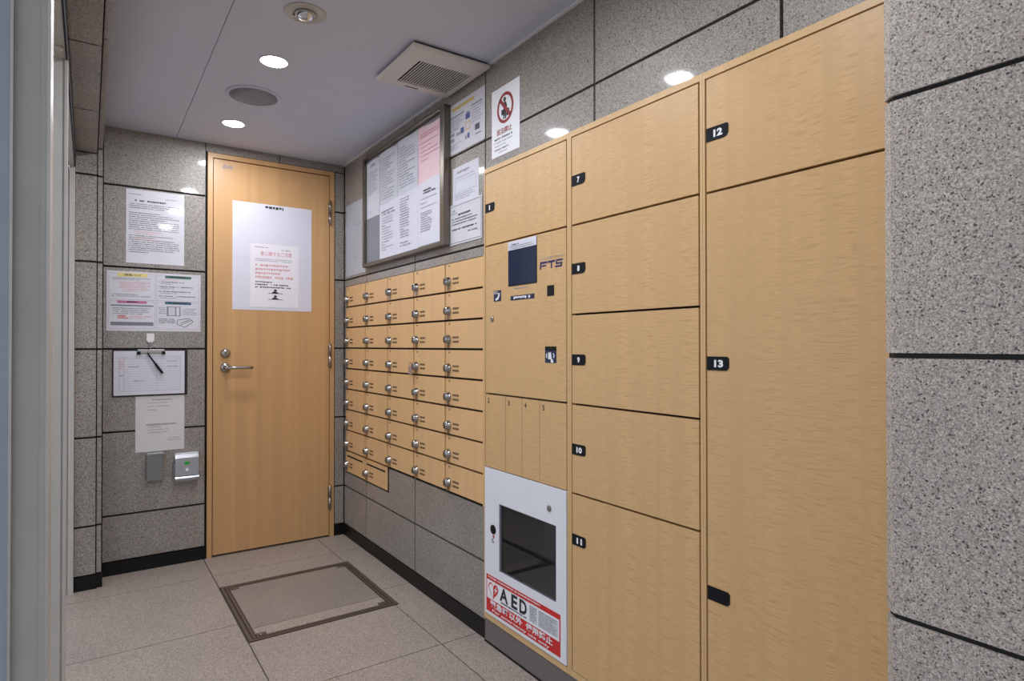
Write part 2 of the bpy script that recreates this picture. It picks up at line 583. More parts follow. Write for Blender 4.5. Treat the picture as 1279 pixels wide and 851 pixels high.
# ------------------------------------------------------------------ back wall
DOORH = (0.522, 1.226, -0.01, 2.2035)
core = MB()
cut(core, 'Y', -0.02, 1.295, -0.12, 2.40, YB + 0.012, YB + 0.12, [DOORH])
wall_b = struct(core.build('wall_back', 'joint'))
for j in range(len(ROWS) - 1):
    z0, z1 = ROWS[j] + 0.005, ROWS[j + 1] - (0.005 if j < 5 else 0)
    box('stone_panel', 'stone', wall_b, 0.060, 0.5165, YB, YB + 0.013, z0, z1)
    if j < 5:
        box('stone_panel', 'stone', wall_b, 1.2275, XW - 0.004, YB, YB + 0.013, z0, z1)
    else:
        box('stone_panel', 'stone', wall_b, 1.2275, XW - 0.004, YB, YB + 0.013, z0, 2.199)
box('stone_panel', 'stone', wall_b, 0.5205, 0.9025, YB, YB + 0.013, 2.2045, ZC)
box('stone_panel', 'stone', wall_b, 0.9075, XW - 0.004, YB, YB + 0.013, 2.2045, ZC)
bb = MB().box(0.056, 0.5215, YB - 0.006, YB + 0.006, 0, 0.066)
struct(bb.build('baseboard_back', 'base'))
struct(MB().box(1.2265, XW - 0.006, YB - 0.006, YB + 0.006, 0, 0.066).build('baseboard_back', 'base'))

# ------------------------------------------------------------------ left jamb and lintel of the opening
core = MB()
core.box(-0.060, 0.031, YP + 0.008, 3.80, -0.1, 2.40)
core.box(0.034, 0.055, YP + 0.020, 3.80, -0.1, 2.40)
core.box(-0.060, 0.031, YBACK, YP + 0.008, 2.072, 2.40)
core.box(0.034, 0.053, YBACK, 3.80, 2.100, 2.40)
wall_l = struct(core.build('wall_left', 'joint'))
for j in range(len(ROWS) - 1):
    z0, z1 = ROWS[j] + 0.005, (ROWS[j + 1] - 0.005 if j < 5 else 2.062)
    box('stone_panel', 'stone', wall_l, -0.0525, 0.0300, YP, YP + 0.010, z0, z1)
    box('stone_strip', 'stone', wall_l, 0.0345, 0.0530, YP + 0.010, YP + 0.022, z0, z1 if j < 5 else 2.088)
yl = [YP - 0.004, 2.880, 2.245, 1.610, 0.975, 0.340, -0.295, YBACK]
for j in range(len(yl) - 1):
    box('stone_panel', 'stone', wall_l, -0.0525, 0.0300, yl[j + 1] + 0.005, yl[j] - 0.005, 2.064, 2.074)
    box('stone_strip', 'stone', wall_l, 0.0345, 0.0530, yl[j + 1] + 0.005, yl[j] - 0.005, 2.088, 2.102)
struct(MB().box(-0.056, 0.036, YP - 0.006, YP + 0.006, 0, 0.066).box(0.036, 0.058, YP + 0.004, YP + 0.018, 0, 0.066).build('baseboard_left', 'base'))

# ------------------------------------------------------------------ aluminium sliding door framing in the opening (left)
d2 = struct_empty('door_2', (-0.1, 2.2, 0))
hb = MB().box(-0.185, -0.0575, YBACK, 3.50, 1.985, 2.30)
box_h = hb.build('door_header', 'alu', d2)
MB().box(-0.0575, -0.0530, YBACK, 3.50, 1.982, 2.075).build('header_edge', 'alu_dark', d2)
MB().box(-0.0760, -0.0540, 3.490, 3.60, 0, 1.985).build('door_jamb', 'alu', d2)
MB().box(-0.18, -0.0780, 3.510, 3.60, 0, 1.985).build('door_jamb', 'alu', d2)
# stile of the far leaf
MB().box(-0.180, -0.0600, 2.205, 2.245, 0.0, 1.985).build('door_stile', 'alu', d2)
MB().box(-0.0600, -0.0525, 2.200, 2.250, 0.0, 1.985).build('stile_edge', 'alu_light', d2)
MB().box(-0.086, -0.0650, 2.200, 2.206, 0.0, 1.985).build('stile_bead', 'alu', d2)
MB().lathe((-0.072, 2.12, 1.985), (0, 0, -1), [(0.010, 0), (0.010, 0.006), (0.006, 0.010)], 14).build('door_sensor', 'fitting', d2)
# near stile
MB().box(-0.0515, -0.0450, 0.998, 1.06, 0.0, 2.30).build('door_stile', 'alu', d2)
MB().box(-0.0450, -0.0415, 0.990, 1.06, 0.0, 2.30).build('stile_edge', 'alu_light', d2)
MB().box(-0.0800, -0.0515, 1.006, 1.06, 0.0, 2.30).build('door_stile', 'alu', d2)
MB().box(-0.0830, -0.0800, 0.998, 1.06, 0.0, 2.30).build('stile_edge', 'alu_light', d2)
MB().box(-0.260, -0.0830, 1.010, 1.030, 0.0, 2.30).build('door_glass', 'sky_sheen', d2)

# ------------------------------------------------------------------ storeroom door in the back wall
d1 = struct_empty('door_1', (0.875, YB, 0))
fx0, fx1, fz = 0.528, 1.222, 2.2005
lx0, lx1, lz = 0.5575, 1.1925, 2.170
dback = MB().box(0.523, 1.225, YB + 0.05, YB + 0.10, 0, 2.203)
dback.build('door_rebate', 'gap', d1)
MB().box(fx0, 0.5530, YB - 0.006, YB + 0.05, 0, fz).build('door_frame', 'door_wood', d1)
MB().box(1.1965, fx1, YB - 0.006, YB + 0.05, 0, fz).build('door_frame', 'door_wood', d1)
MB().box(0.5530, 1.1965, YB - 0.006, YB + 0.05, 2.1750, fz).build('door_frame', 'door_wood', d1)
leaf = MB().box(lx0, lx1, YB + 0.000, YB + 0.040, 0.010, lz).build('door_leaf', 'door_wood', d1)
MB().box(0.5545, 1.1955, YB - 0.004, YB + 0.04, -0.003, 0.004).build('threshold', 'bronze', d1)
for zc in (1.949, 1.088, 0.237):
    h = MB()
    h.cyl((1.1960, YB - 0.011, zc - 0.072), (0, 0, 1), 0.0075, 0.0715, 14)
    h.cyl((1.1960, YB - 0.011, zc + 0.0005), (0, 0, 1), 0.0075, 0.0715, 14)
    h.box(1.186, 1.206, YB - 0.008, YB - 0.001, zc - 0.06, zc + 0.06)
    h.build('hinge', 'hinge', d1, key='hinge')
lock = MB().lathe((0.619, YB, 1.107), (0, -1, 0), [(0.026, 0), (0.026, 0.005), (0.022, 0.012), (0.019, 0.016), (0.010, 0.017)], 24).build('keyhole_lock', 'steel', d1)
MB().box(0.6175, 0.6205, YB - 0.0185, YB - 0.0165, 1.1, 1.114).build('keyhole', 'black', lock)
hd = MB()
hd.lathe((0.619, YB, 1.028), (0, -1, 0), [(0.026, 0), (0.026, 0.006), (0.020, 0.011), (0.0105, 0.014), (0.0105, 0.052), (0.006, 0.056)], 24)
hd.tube([(0.619, YB - 0.046, 1.028), (0.66, YB - 0.047, 1.028), (0.72, YB - 0.047, 1.0275), (0.752, YB - 0.045, 1.027)], 0.0085, 12)
hd.build('door_handle', 'steel', d1)
text('door_lettering', 'ink_grey', d1, 'B', '倉庫', 0.600, 2.122, 0.056, 0.024, YB, 0.01)

# ------------------------------------------------------------------ letterboxes
YM = [3.632, 3.316, 3.003, 2.688, 2.372, 2.062]
ZM = [1.5045 - 0.1235 * i for i in range(9)]
bank = thing('letterbox_bank', (XW, 2.85, 0.512), 'bank of forty maple letterboxes with dial locks set in the granite wall', 'letterboxes')
mb = MB().box(XW + 0.0145, XW + 0.25, 2.056, 3.644, 0.5205, 1.5055)
mb.build('casing', 'gap', bank)
MB().box(XW - 0.004, XW + 0.03, 2.050, 2.0585, 0.512, 1.5065).build('casing_edge', 'mail_wood', bank)
def dial_lock(parent, yk, zk, x):
    k = MB()
    k.lathe((x, yk, zk), (-1, 0, 0), [(0.0215, 0), (0.0215, 0.004), (0.0185, 0.007), (0.0180, 0.017), (0.0155, 0.0205), (0.004, 0.0215)], 18)
    k.box(x - 0.005, x, yk - 0.0085, yk + 0.0085, zk - 0.037, zk)
    k.box(x - 0.026, x - 0.019, yk - 0.003, yk + 0.003, zk - 0.012, zk + 0.012)
    k.build('dial_lock', 'chrome', parent, key='dial_lock')
def slots(parent, y0, zk, x):
    k = MB()
    for r in range(2):
        for q in range(4):
            yy = y0 - q * 0.0135
            zz = zk + 0.0095 - r * 0.0185
            k.box(x - 0.0008, x + 0.0002, yy - 0.0095, yy, zz - 0.0042, zz + 0.0042)
    k.build('name_slots', 'dot', parent, key='name_slots')
for j in range(8):
    for i in range(5):
        y1 = YM[i] - 0.0055
        y0 = YM[i + 1] + (0.0055 if i < 4 else 0.0)
        z1, z0 = ZM[j] - (0.0045 if j else 0.001), ZM[j + 1] + 0.0045
        dr = box('letterbox_door', 'mail_wood', bank, XW - 0.002, XW + 0.014, y0, y1, z0, z1)
        zk = z1 - 0.078
        dial_lock(dr, y1 - 0.026, zk, XW - 0.002)
        slots(dr, y1 - 0.062, zk - 0.0005, XW - 0.002)
        MB().box(XW - 0.0026, XW - 0.002, y1 - 0.036, y1 - 0.028, z1 - 0.014, z1 - 0.007).build('box_number', 'dot', dr, key='box_number')

drop = thing('mail_drop_unit', (XW, 3.31, 0.385), 'pair of maple mail drop boxes with black slots hung under the letterbox bank', 'mail drop')
MB().box(XW + 0.0145, XW + 0.25, 2.992, 3.644, 0.385, 0.5165).build('casing', 'gap', drop)
for (y1, y0) in ((3.6285, 3.3195), (3.3125, 3.0000)):
    dr = MB().box(XW - 0.002, XW + 0.014, y0, y1, 0.392, 0.5105).build('drop_door', 'mail_wood', drop)
    MB().box(XW - 0.0026, XW + 0.001, y0 + 0.03, y1 - 0.022, 0.4815, 0.4905).build('mail_slot', 'black', dr)
    dial_lock(dr, y1 - 0.024, 0.434, XW - 0.002)
    slots(dr, y1 - 0.062, 0.4335, XW - 0.002)
    yc = (y0 + y1) / 2
    scribble('slot_print', 'ink_grey', dr, 'R', yc + 0.02, 0.04, 0.4985, 1, 0.006, 0.004, XW - 0.002, 5)
MB().box(XW - 0.003, XW + 0.05, 2.988, 2.9945, 0.384, 0.5165).build('edge_strip', 'gap', drop)

kt = thing('key_tag', (XW - 0.024, 2.674, 1.030), 'small dull pink key tag hanging from a dial lock in the fifth row of letterboxes', 'key tag')
MB().box(XW - 0.030, XW - 0.024, 2.656, 2.690, 1.012, 1.052, 0.002).build('tag_body', 'keytag', kt)
MB().tube([(XW - 0.026, 2.672 + 0.011 * math.cos(a), 1.058 + 0.011 * math.sin(a)) for a in [i * math.pi / 7 for i in range(15)]], 0.0012, 6).build('key_ring', 'steel', kt)

# ------------------------------------------------------------------ lockers
ZT, ZD1, ZD0 = 1.8365, 1.8145, 0.1165
COLS = [(1.5130, 2.0300), (0.9935, 1.5130), (0.4760, 0.9935)]
def number_tag(door, n, y_edge, z0, flip, w=0.064, h=0.034):
    """black finger tab with one rounded corner at the far end; number printed white"""
    r = 0.013
    y0, y1 = y_edge, y_edge - w
    z1 = z0 + h
    pts = [(y0, z0), (y0, z1)]
    if flip:   # rounded at the upper far corner as well
        pts += [(y1 + 0.004, z1), (y1, z1 - 0.004)]
        pts += [(y1 + r - r * math.cos(a), z0 + r - r * math.sin(a)) for a in (0, 0.5, 1.0, 1.57)]
    else:
        pts += [(y1 + 0.005, z1), (y1, z1 - 0.005), (y1, z0 + 0.007), (y1 + 0.007, z0)]
    poly('number_tag', 'tag_black', door, 'R', pts, XL, 0.0015)
    if n:
        wd = 0.0115 if len(n) == 1 else 0.026
        if n == '1':
            wd = 0.0075
        text('tag_number', 'sign_white', door, 'R', n, y_edge - 0.027 if len(n) == 1 else y_edge - 0.022, z0 + 0.0075, wd, 0.0185, XL, 0.05, w=0.0021)

def carcass(parent, y0, y1):
    b = MB()
    b.box(XL + 0.020, XL + 0.45, y0 + 0.001, y0 + 0.016, 0.08, ZT)
    b.box(XL + 0.020, XL + 0.45, y1 - 0.016, y1 - 0.001, 0.08, ZT)
    b.box(XL + 0.020, XL + 0.45, y0 + 0.016, y1 - 0.016, ZT - 0.016, ZT)
    b.box(XL + 0.020, XL + 0.45, y0 + 0.016, y1 - 0.016, 0.08, 0.096)
    b.box(XL + 0.44, XL + 0.45, y0 + 0.016, y1 - 0.016, 0.096, ZT - 0.016)
    b.build('carcass', 'carcass', parent)
def face_frame(parent, y0, y1, e0, e1):
    """front edges of the carcass: stiles e0/e1 wide, top and bottom rails"""
    f = MB()
    f.box(XL, XL + 0.020, y0 + 0.0004, y0 + e0, 0.094, ZT)
    f.box(XL, XL + 0.020, y1 - e1, y1 - 0.0004, 0.094, ZT)
    f.box(XL, XL + 0.020, y0 + e0, y1 - e1, ZD1 + 0.0045, ZT)
    f.box(XL, XL + 0.020, y0 + e0, y1 - e1, 0.094, ZD0 - 0.003)
    f.build('face_frame', 'maple_edge', parent)
    MB().box(XL + 0.004, XL + 0.02, y0 + 0.0004, y1 - 0.0004, 0.006, 0.0935).build('plinth', 'plinth', parent)
    MB().box(XL + 0.001, XL + 0.02, y0 + 0.0004, y1 - 0.0004, 0.0, 0.006).build('plinth_seal', 'black', parent)
def locker_door(parent, y0, y1, z0, z1, name='locker_door'):
    return MB().box(XL, XL + 0.018, y0, y1, z0, z1).build(name, 'maple', parent)
def shadow(parent, y0, y1, z0, z1):
    MB().box(XL + 0.0185, XL + 0.0198, y0, y1, z0, z1).build('shadow_gap', 'gap', parent)

G = 0.0032
# --- column with the control terminal
A = thing('locker_cabinet', (XL, 1.771, 0), 'maple locker column with touch screen control panel and slim doors 2 to 5', 'locker')
y0, y1 = COLS[0]
carcass(A, y0, y1)
face_frame(A, y0, y1, 0.0115, 0.0075)
dy0, dy1 = y0 + 0.0162, y1 - 0.0122
shadow(A, y0 + 0.010, y1 - 0.006, 0.69, ZD1 + 0.004)
d = locker_door(A, dy0, dy1, 1.5345 + G, ZD1)
number_tag(d, '1', dy1, 1.664, True)
t = locker_door(A, dy0, dy1, 0.9635 + G, 1.5345 - G, 'terminal_panel')
yb = [dy1, 1.880, 1.776, 1.672, dy0]
for q in range(4):
    e = locker_door(A, yb[q + 1] + (0.0012 if q < 3 else 0), yb[q] - (0.0012 if q else 0), 0.679 + 0.003, 0.9635 - G, 'slim_door')
    text('door_number', 'ink', e, 'R', str(q + 2), yb[q] - 0.016, 0.928, 0.012, 0.019, XL, 0.02)
# terminal fittings
scr = MB().box(XL - 0.0015, XL + 0.002, 1.686, 1.860, 1.366, 1.5285).build('screen_bezel', 'black', t)
MB().box(XL - 0.0022, XL - 0.0014, 1.688, 1.8565, 1.369, 1.497).build('touch_screen', 'screen', t)
MB().box(XL - 0.0026, XL - 0.0014, 1.6865, 1.8595, 1.497, 1.5285).build('screen_notice', 'paper', t)
scribble('notice_print', 'ink', t, 'R', 1.838, 0.06, 1.5185, 1, 0.01, 0.006, XL - 0.0026, 3)
scribble('notice_print', 'ink_grey', t, 'R', 1.852, 0.155, 1.511, 2, 0.007, 0.004, XL - 0.0026, 4, ragged=0.5)
text('logo_small_lettering', 'ink_grey', t, 'R', 'FULL TIME SYSTEM', 1.669, 1.440, 0.127, 0.0075, XL, 0.0)
lg = []
def par(a, z, w, h, s=0.35):
    return [(a - z * 0, 0)]
# slanted block letters F T S drawn as bars
def bars(lst, name, mat, parent, a0, z0):
    mb = MB()
    for (x0, x1, za, zb) in lst:
        k = 0.08
        P = [(a0 - (x0 + za * k), z0 + za), (a0 - (x1 + za * k), z0 + za), (a0 - (x1 + zb * k), z0 + zb), (a0 - (x0 + zb * k), z0 + zb)]
        mb.prism([SP('R', a, z, XL, 0.0006) for a, z in P], (0.0006, 0, 0))
    return mb.build(name, mat, parent)
bars([(0, .007, 0, .026), (.002, .040, .019, .026), (.009, .034, .009, .0145),
      (.043, .083, .019, .026), (.060, .067, 0, .019),
      (.088, .122, .020, .026), (.086, .093, .011, .020), (.088, .120, .010, .0155), (.113, .120, .005, .012), (.084, .119, 0, .006)],
     'logo_lettering', 'navy', t, 1.670, 1.408)
MB().box(XL - 0.002, XL + 0.002, 1.592, 1.628, 1.3155, 1.351, 0.001).build('card_reader', 'black', t)
MB().box(XL - 0.0008, XL, 1.909, 1.959, 1.316, 1.357).build('phone_sticker', 'navy_sticker', t)
poly('handset_mark', 'sign_white', t, 'R', [(1.946, 1.321), (1.940, 1.319), (1.926, 1.325), (1.917, 1.340), (1.922, 1.344), (1.928, 1.342), (1.928, 1.336), (1.938, 1.328), (1.946, 1.328)], XL - 0.0008)
scribble('sticker_print', 'sign_white', t, 'R', 1.956, 0.042, 1.3535, 2, 0.006, 0.004, XL - 0.0008, 8)
scribble('screen_caption', 'ink_grey', t, 'R', 1.832, 0.11, 1.3575, 1, 0.008, 0.006, XL, 9)
MB().box(XL - 0.0008, XL, 1.701, 1.846, 1.3135, 1.3300).build('caption_plate', 'navy_sticker', t)
scribble('plate_print', 'sign_white', t, 'R', 1.826, 0.108, 1.3265, 1, 0.008, 0.0095, XL - 0.0008, 10)
k = MB().lathe((XL, 1.970, 1.251), (-1, 0, 0), [(0.010, 0), (0.010, 0.003), (0.007, 0.005)], 16).build('key_lock', 'steel', t)
MB().box(XL - 0.0012, XL + 0.001, 1.580, 1.640, 1.132, 1.146).build('slot_head', 'black', t)
MB().box(XL - 0.0008, XL, 1.580, 1.640, 1.091, 1.132).build('touch_sticker', 'navy_sticker', t)
poly('card_mark', 'sign_white', t, 'R', [(1.6235, 1.1035), (1.6215, 1.1275), (1.6155, 1.124), (1.6085, 1.1275), (1.6035, 1.1035)], XL - 0.0008)
poly('hand_mark', 'sign_white', t, 'R', [(1.610, 1.1035), (1.599, 1.1035), (1.595, 1.096), (1.598, 1.0915), (1.606, 1.0915), (1.609, 1.096)], XL - 0.0008)
poly('wave_mark', 'sign_white', t, 'R', [(1.633, 1.108), (1.635, 1.116), (1.631, 1.124), (1.628, 1.122), (1.630, 1.116), (1.629, 1.107)], XL - 0.0008)
poly('wave_mark', 'sign_white', t, 'R', [(1.592, 1.108), (1.589, 1.116), (1.595, 1.124), (1.598, 1.122), (1.594, 1.116), (1.596, 1.107)], XL - 0.0008)

# --- column of five
Bc = thing('locker_cabinet', (XL, 1.253, 0), 'maple locker column of five doors with black tags 7 to 11', 'locker')
y0, y1 = COLS[1]
carcass(Bc, y0, y1)
face_frame(Bc, y0, y1, 0.0080, 0.0085)
dy0, dy1 = y0 + 0.0132, y1 - 0.0132
shadow(Bc, y0 + 0.007, y1 - 0.007, ZD0 - 0.004, ZD1 + 0.004)
zs = [ZD1 + G, 1.533, 1.248, 0.963, 0.679, ZD0 - G]
for q, (n, zt) in enumerate((('7', 1.657), ('8', 1.376), ('9', 1.087), ('10', 0.803), ('11', 0.517))):
    d = locker_door(Bc, dy0, dy1, zs[q + 1] + G, zs[q] - G)
    number_tag(d, n, dy1, zt, q < 2)
# --- column of two
Cc = thing('locker_cabinet', (XL, 0.735, 0), 'maple locker column of two doors tagged 12 and 13 beside the granite pier', 'locker')
y0, y1 = COLS[2]
carcass(Cc, y0, y1)
face_frame(Cc, y0, y1, 0.0085, 0.0075)
dy0, dy1 = y0 + 0.0132, y1 - 0.0125
shadow(Cc, y0 + 0.007, y1 - 0.006, ZD0 - 0.004, ZD1 + 0.004)
d = locker_door(Cc, dy0, dy1, 1.5305 + G, ZD1)
number_tag(d, '12', dy1, 1.657, True)
d = locker_door(Cc, dy0, dy1, ZD0, 1.5305 - G)
number_tag(d, '13', dy1, 1.088, False)
number_tag(d, '', dy1, 0.519, False)

# --- emergency device cabinet built into the first column
ae = thing('aed_cabinet', (XL, 1.774, 0.118), 'white emergency defibrillator cabinet with dark glass window and red label below slim locker doors', 'cabinet')
ay0, ay1, az0, az1 = 1.5275, 2.0195, 0.1180, 0.6785
wy0, wy1, wz0, wz1 = 1.5800, 1.9210, 0.3020, 0.5550
pm = MB()
cut(pm, 'X', ay0, ay1, az0, az1, XL - 0.003, XL + 0.012, [(wy0, wy1, wz0, wz1)])
panel = pm.build('door_panel', 'white_metal', ae)
MB().box(XL + 0.003, XL + 0.006, wy0 - 0.002, wy1 + 0.002, wz0 - 0.002, wz1 + 0.002).build('window_pane', 'glass', ae)
inner = MB()
inner.box(XL + 0.012, XL + 0.24, wy0 - 0.03, wy0 - 0.02, wz0 - 0.03, wz1 + 0.03)
inner.box(XL + 0.012, XL + 0.24, wy1 + 0.02, wy1 + 0.03, wz0 - 0.03, wz1 + 0.03)
inner.box(XL + 0.012, XL + 0.24, wy0 - 0.02, wy1 + 0.02, wz0 - 0.03, wz0 - 0.02)
inner.box(XL + 0.012, XL + 0.24, wy0 - 0.02, wy1 + 0.02, wz1 + 0.02, wz1 + 0.03)
inner.box(XL + 0.23, XL + 0.24, wy0 - 0.02, wy1 + 0.02, wz0 - 0.02, wz1 + 0.02)
inner.build('inner_box', 'aed_inner', ae)
fr = MB()
for (a0, a1, b0, b1) in ((wy0, wy0 + 0.004, wz0, wz1), (wy1 - 0.010, wy1, wz0, wz1), (wy0, wy1, wz1 - 0.004, wz1), (wy0, wy1, wz0, wz0 + 0.004)):
    fr.box(XL + 0.0005, XL + 0.003, a0, a1, b0, b1)
fr.build('window_gasket', 'aed_inner', ae)
MB().lathe((XL - 0.003, 1.959, 0.450), (-1, 0, 0), [(0.0175, 0), (0.0175, 0.003), (0.013, 0.004), (0.006, 0.0042)], 20).build('push_latch', 'black', ae)
MB().lathe((XL - 0.003, 1.615, 0.605), (-1, 0, 0), [(0.0105, 0), (0.0105, 0.003), (0.007, 0.004)], 18).build('cylinder_lock', 'silver_dark', ae)
poly('pull_mark', 'ink_red', ae, 'R', [(1.966, 0.424), (1.958, 0.430), (1.950, 0.424), (1.954, 0.424), (1.954, 0.416), (1.962, 0.416), (1.962, 0.424)], XL - 0.003)
scribble('latch_print', 'ink', ae, 'R', 1.970, 0.024, 0.413, 2, 0.009, 0.0065, XL - 0.003, 21)
LB = XL - 0.0034
lab = MB().box(LB, XL - 0.003, 1.557, 2.008, 0.131, 0.2705).build('label_sheet', 'sign_red', ae)
LW = LB
rects('label_white', 'sign_white', lab, 'R', [(1.563, 2.002, 0.181, 0.2525)], LW, 0.0003)
scribble('label_top_print', 'sign_white', lab, 'R', 1.995, 0.36, 0.2655, 1, 0.008, 0.006, LW, 31)
scribble('label_top_print', 'ink_pale_red', lab, 'R', 1.985, 0.30, 0.2535, 1, 0.006, 0.004, LW + 0.0, 32, w=0.0006)
# heart emblem: white left half with red outline, red right half with a white bolt
def heart(cy, cz, s, k0, k1, scale=1.0):
    pts = []
    for i in range(k0, k1 + 1):
        a = 2 * math.pi * i / 32
        hx = 16 * math.sin(a) ** 3
        hy = 13 * math.cos(a) - 5 * math.cos(2 * a) - 2 * math.cos(3 * a) - math.cos(4 * a)
        pts.append((cy - hx * s * scale, cz + (hy + 2) * s * scale - 2 * s))
    return pts
hy, hz, hs = 1.9585, 0.2190, 0.00212
poly('heart_outline', 'sign_red', lab, 'R', heart(hy, hz, hs, 16, 32), LW - 0.0003, 0.0003)
poly('heart_inner', 'sign_white', lab, 'R', heart(hy, hz, hs, 16, 32, 0.84), LW - 0.0006, 0.0003)
poly('heart_half', 'sign_red', lab, 'R', heart(hy, hz, hs, 0, 16), LW - 0.0003, 0.0003)
poly('bolt_mark', 'sign_white', lab, 'R', [(hy - 0.024, hz + 0.022), (hy - 0.006, hz + 0.002), (hy - 0.016, hz + 0.002), (hy - 0.008, hz - 0.012), (hy - 0.028, hz + 0.008), (hy - 0.017, hz + 0.008)], LW - 0.0006, 0.0003)
for ch, yl0, wd in (('A', 1.914, 0.055), ('E', 1.838, 0.038), ('D', 1.787, 0.045)):
    text('emblem_letter', 'ink', lab, 'R', ch, yl0, 0.198, wd, 0.050, LW, 0.035, w=0.0008)
scribble('label_caption', 'ink', lab, 'R', 1.905, 0.165, 0.1945, 1, 0.008, 0.007, LW, 33, w=0.0008)
rects('label_note', 'paper_grey', lab, 'R', [(1.682, 1.727, 0.189, 0.2465), (1.569, 1.676, 0.189, 0.2465)], LW, 0.0006)
scribble('label_note_print', 'ink_grey', lab, 'R', 1.725, 0.041, 0.2435, 7, 0.0075, 0.0045, LW, 34, w=0.0009)
scribble('label_note_print', 'ink_grey', lab, 'R', 1.673, 0.100, 0.2435, 7, 0.0075, 0.0045, LW, 35, w=0.0009)
text('label_warning', 'sign_white', lab, 'R', '緊急時以外', 1.980, 0.1525, 0.211, 0.0265, LW, 0.03, w=0.0008)
text('label_warning', 'sign_white', lab, 'R', '使用禁止', 1.749, 0.1525, 0.152, 0.0265, LW, 0.03, w=0.0008)
text('label_english', 'sign_white', lab, 'R', 'For emergency use only', 1.964, 0.1350, 0.35, 0.0125, LW, 0.02, w=0.0008)

# ------------------------------------------------------------------ notice board and the sheets in it
nb = thing('notice_board', (XW, 2.80, 1.58), 'bronze aluminium framed notice board with grey backing on the granite wall', 'notice board')
by0, by1, bz0, bz1 = 2.326, 3.282, 1.582, 2.192
MB().box(XW - 0.012, XW - 0.0005, by0 + 0.01, by1 - 0.01, bz0 + 0.01, bz1 - 0.01).build('backing', 'board_back', nb)
for (a0, a1, b0, b1) in ((by0, by0 + 0.040, bz0, bz1), (by1 - 0.016, by1, bz0, bz1), (by0 + 0.040, by1 - 0.016, bz1 - 0.018, bz1), (by0 + 0.040, by1 - 0.016, bz0, bz0 + 0.020)):
    MB().box(XW - 0.034, XW - 0.0005, a0, a1, b0, b1, 0.004).build('frame_bar', 'board_frame', nb)
for zz in (1.60, 1.612, 1.80, 2.0):
    MB().lathe((XW - 0.034, by1 - 0.006, zz), (-1, 0, 0), [(0.003, 0), (0.003, 0.001)], 10).build('frame_rivet', 'chrome', nb, key='rivet')
XS = XW - 0.012
def board_sheet(y_left, y_right, z0, z1, mat, label, seed, tilt=0.0, spec=()):
    s = thing('notice_sheet', (XS, (y_left + y_right) / 2, z0), label, 'notice', 'sheets on the notice board')
    n = 6
    mb = MB()
    vs, fs = [], []
    for i in range(n + 1):
        f = i / n
        yy = y_left + (y_right - y_left) * f
        for q in range(5):
            g = q / 4
            off = 0.0012 + 0.004 * max(0, g - 0.75) * 4 * (0.5 + 0.5 * math.sin(f * 5 + seed)) * 0.6
            vs.append((XS - off, yy, z0 + tilt * (f - 0.5) + (z1 - z0) * g - (0.004 * math.sin(f * math.pi * 2 + seed) if q == 4 else 0)))
    for i in range(n):
        for q in range(4):
            a = i * 5 + q
            fs.append((a, a + 1, a + 6, a + 5))
    nv = len(vs)
    mb.add(vs + [(v[0] + 0.0008, v[1], v[2]) for v in vs], fs + [tuple(nv + i for i in reversed(f)) for f in fs], True)
    mb.build('sheet', mat, s)
    for (m, al, wd, zt, cnt, pit, h) in spec:
        scribble('print', m, s, 'R', y_left - al, wd, zt, cnt, pit, h, XS - 0.0036, seed * 7 + cnt, ragged=0.6)
    return s
zu, zl = 1.902, 2.172
board_sheet(3.262, 3.084, 1.850, 2.160, 'paper_grey', 'narrow grey typed sheet at the hinge end of the notice board', 1,
            spec=[('ink', 0.06, 0.07, 2.142, 2, 0.009, 0.005), ('ink_grey', 0.02, 0.14, 2.10, 12, 0.011, 0.004), ('ink_grey', 0.02, 0.12, 1.885, 1, 0.01, 0.005)])
board_sheet(3.078, 2.852, 1.880, 2.166, 'paper_grey', 'grey typed sheet in the upper row of the notice board beside the narrow sheet', 2,
            spec=[('ink_grey', 0.02, 0.18, 2.13, 16, 0.014, 0.0045)])
board_sheet(2.848, 2.618, 1.884, 2.168, 'paper_grey', 'grey typed sheet pinned beside the pink sheet on the notice board', 3,
            spec=[('ink_grey', 0.02, 0.19, 2.13, 15, 0.014, 0.0045)])
board_sheet(2.622, 2.376, 1.898, 2.160, 'paper_pink', 'pale pink notice sheet in the upper corner of the notice board', 4, tilt=-0.01,
            spec=[('ink_rose', 0.03, 0.19, 2.130, 2, 0.012, 0.005), ('ink_pale_red', 0.03, 0.19, 2.09, 5, 0.02, 0.005)])
board_sheet(3.080, 2.850, 1.606, 1.892, 'paper', 'white sheet with a bold heading low on the notice board beside the bare grey backing', 5,
            spec=[('ink_grey', 0.03, 0.17, 1.855, 2, 0.015, 0.009), ('ink_grey', 0.03, 0.15, 1.82, 13, 0.014, 0.004)])
board_sheet(2.850, 2.618, 1.608, 1.896, 'paper', 'white sheet with dense black list in the lower middle of the notice board', 6,
            spec=[('ink', 0.03, 0.11, 1.875, 16, 0.0125, 0.004), ('ink_grey', 0.03, 0.15, 1.66, 2, 0.014, 0.006)])
board_sheet(2.620, 2.376, 1.612, 1.908, 'paper', 'white typed sheet under the pink sheet on the notice board', 7,
            spec=[('ink', 0.06, 0.12, 1.868, 2, 0.012, 0.007), ('ink_grey', 0.03, 0.17, 1.83, 3, 0.02, 0.004), ('ink', 0.03, 0.12, 1.765, 9, 0.0105, 0.0035)])

# ------------------------------------------------------------------ notices taped to the right wall
def notice(pl, a0, a1, z0, z1, base, mat, label, name='notice_sheet', t=0.0012, cat='notice'):
    s = thing(name, SP(pl, (a0 + a1) / 2, z0, base), label, cat)
    sl = slab('sheet', mat, s, pl, min(a0, a1), max(a0, a1), z0, z1, base - 0.0002, t, share=False)
    return s, base - 0.0002 - t

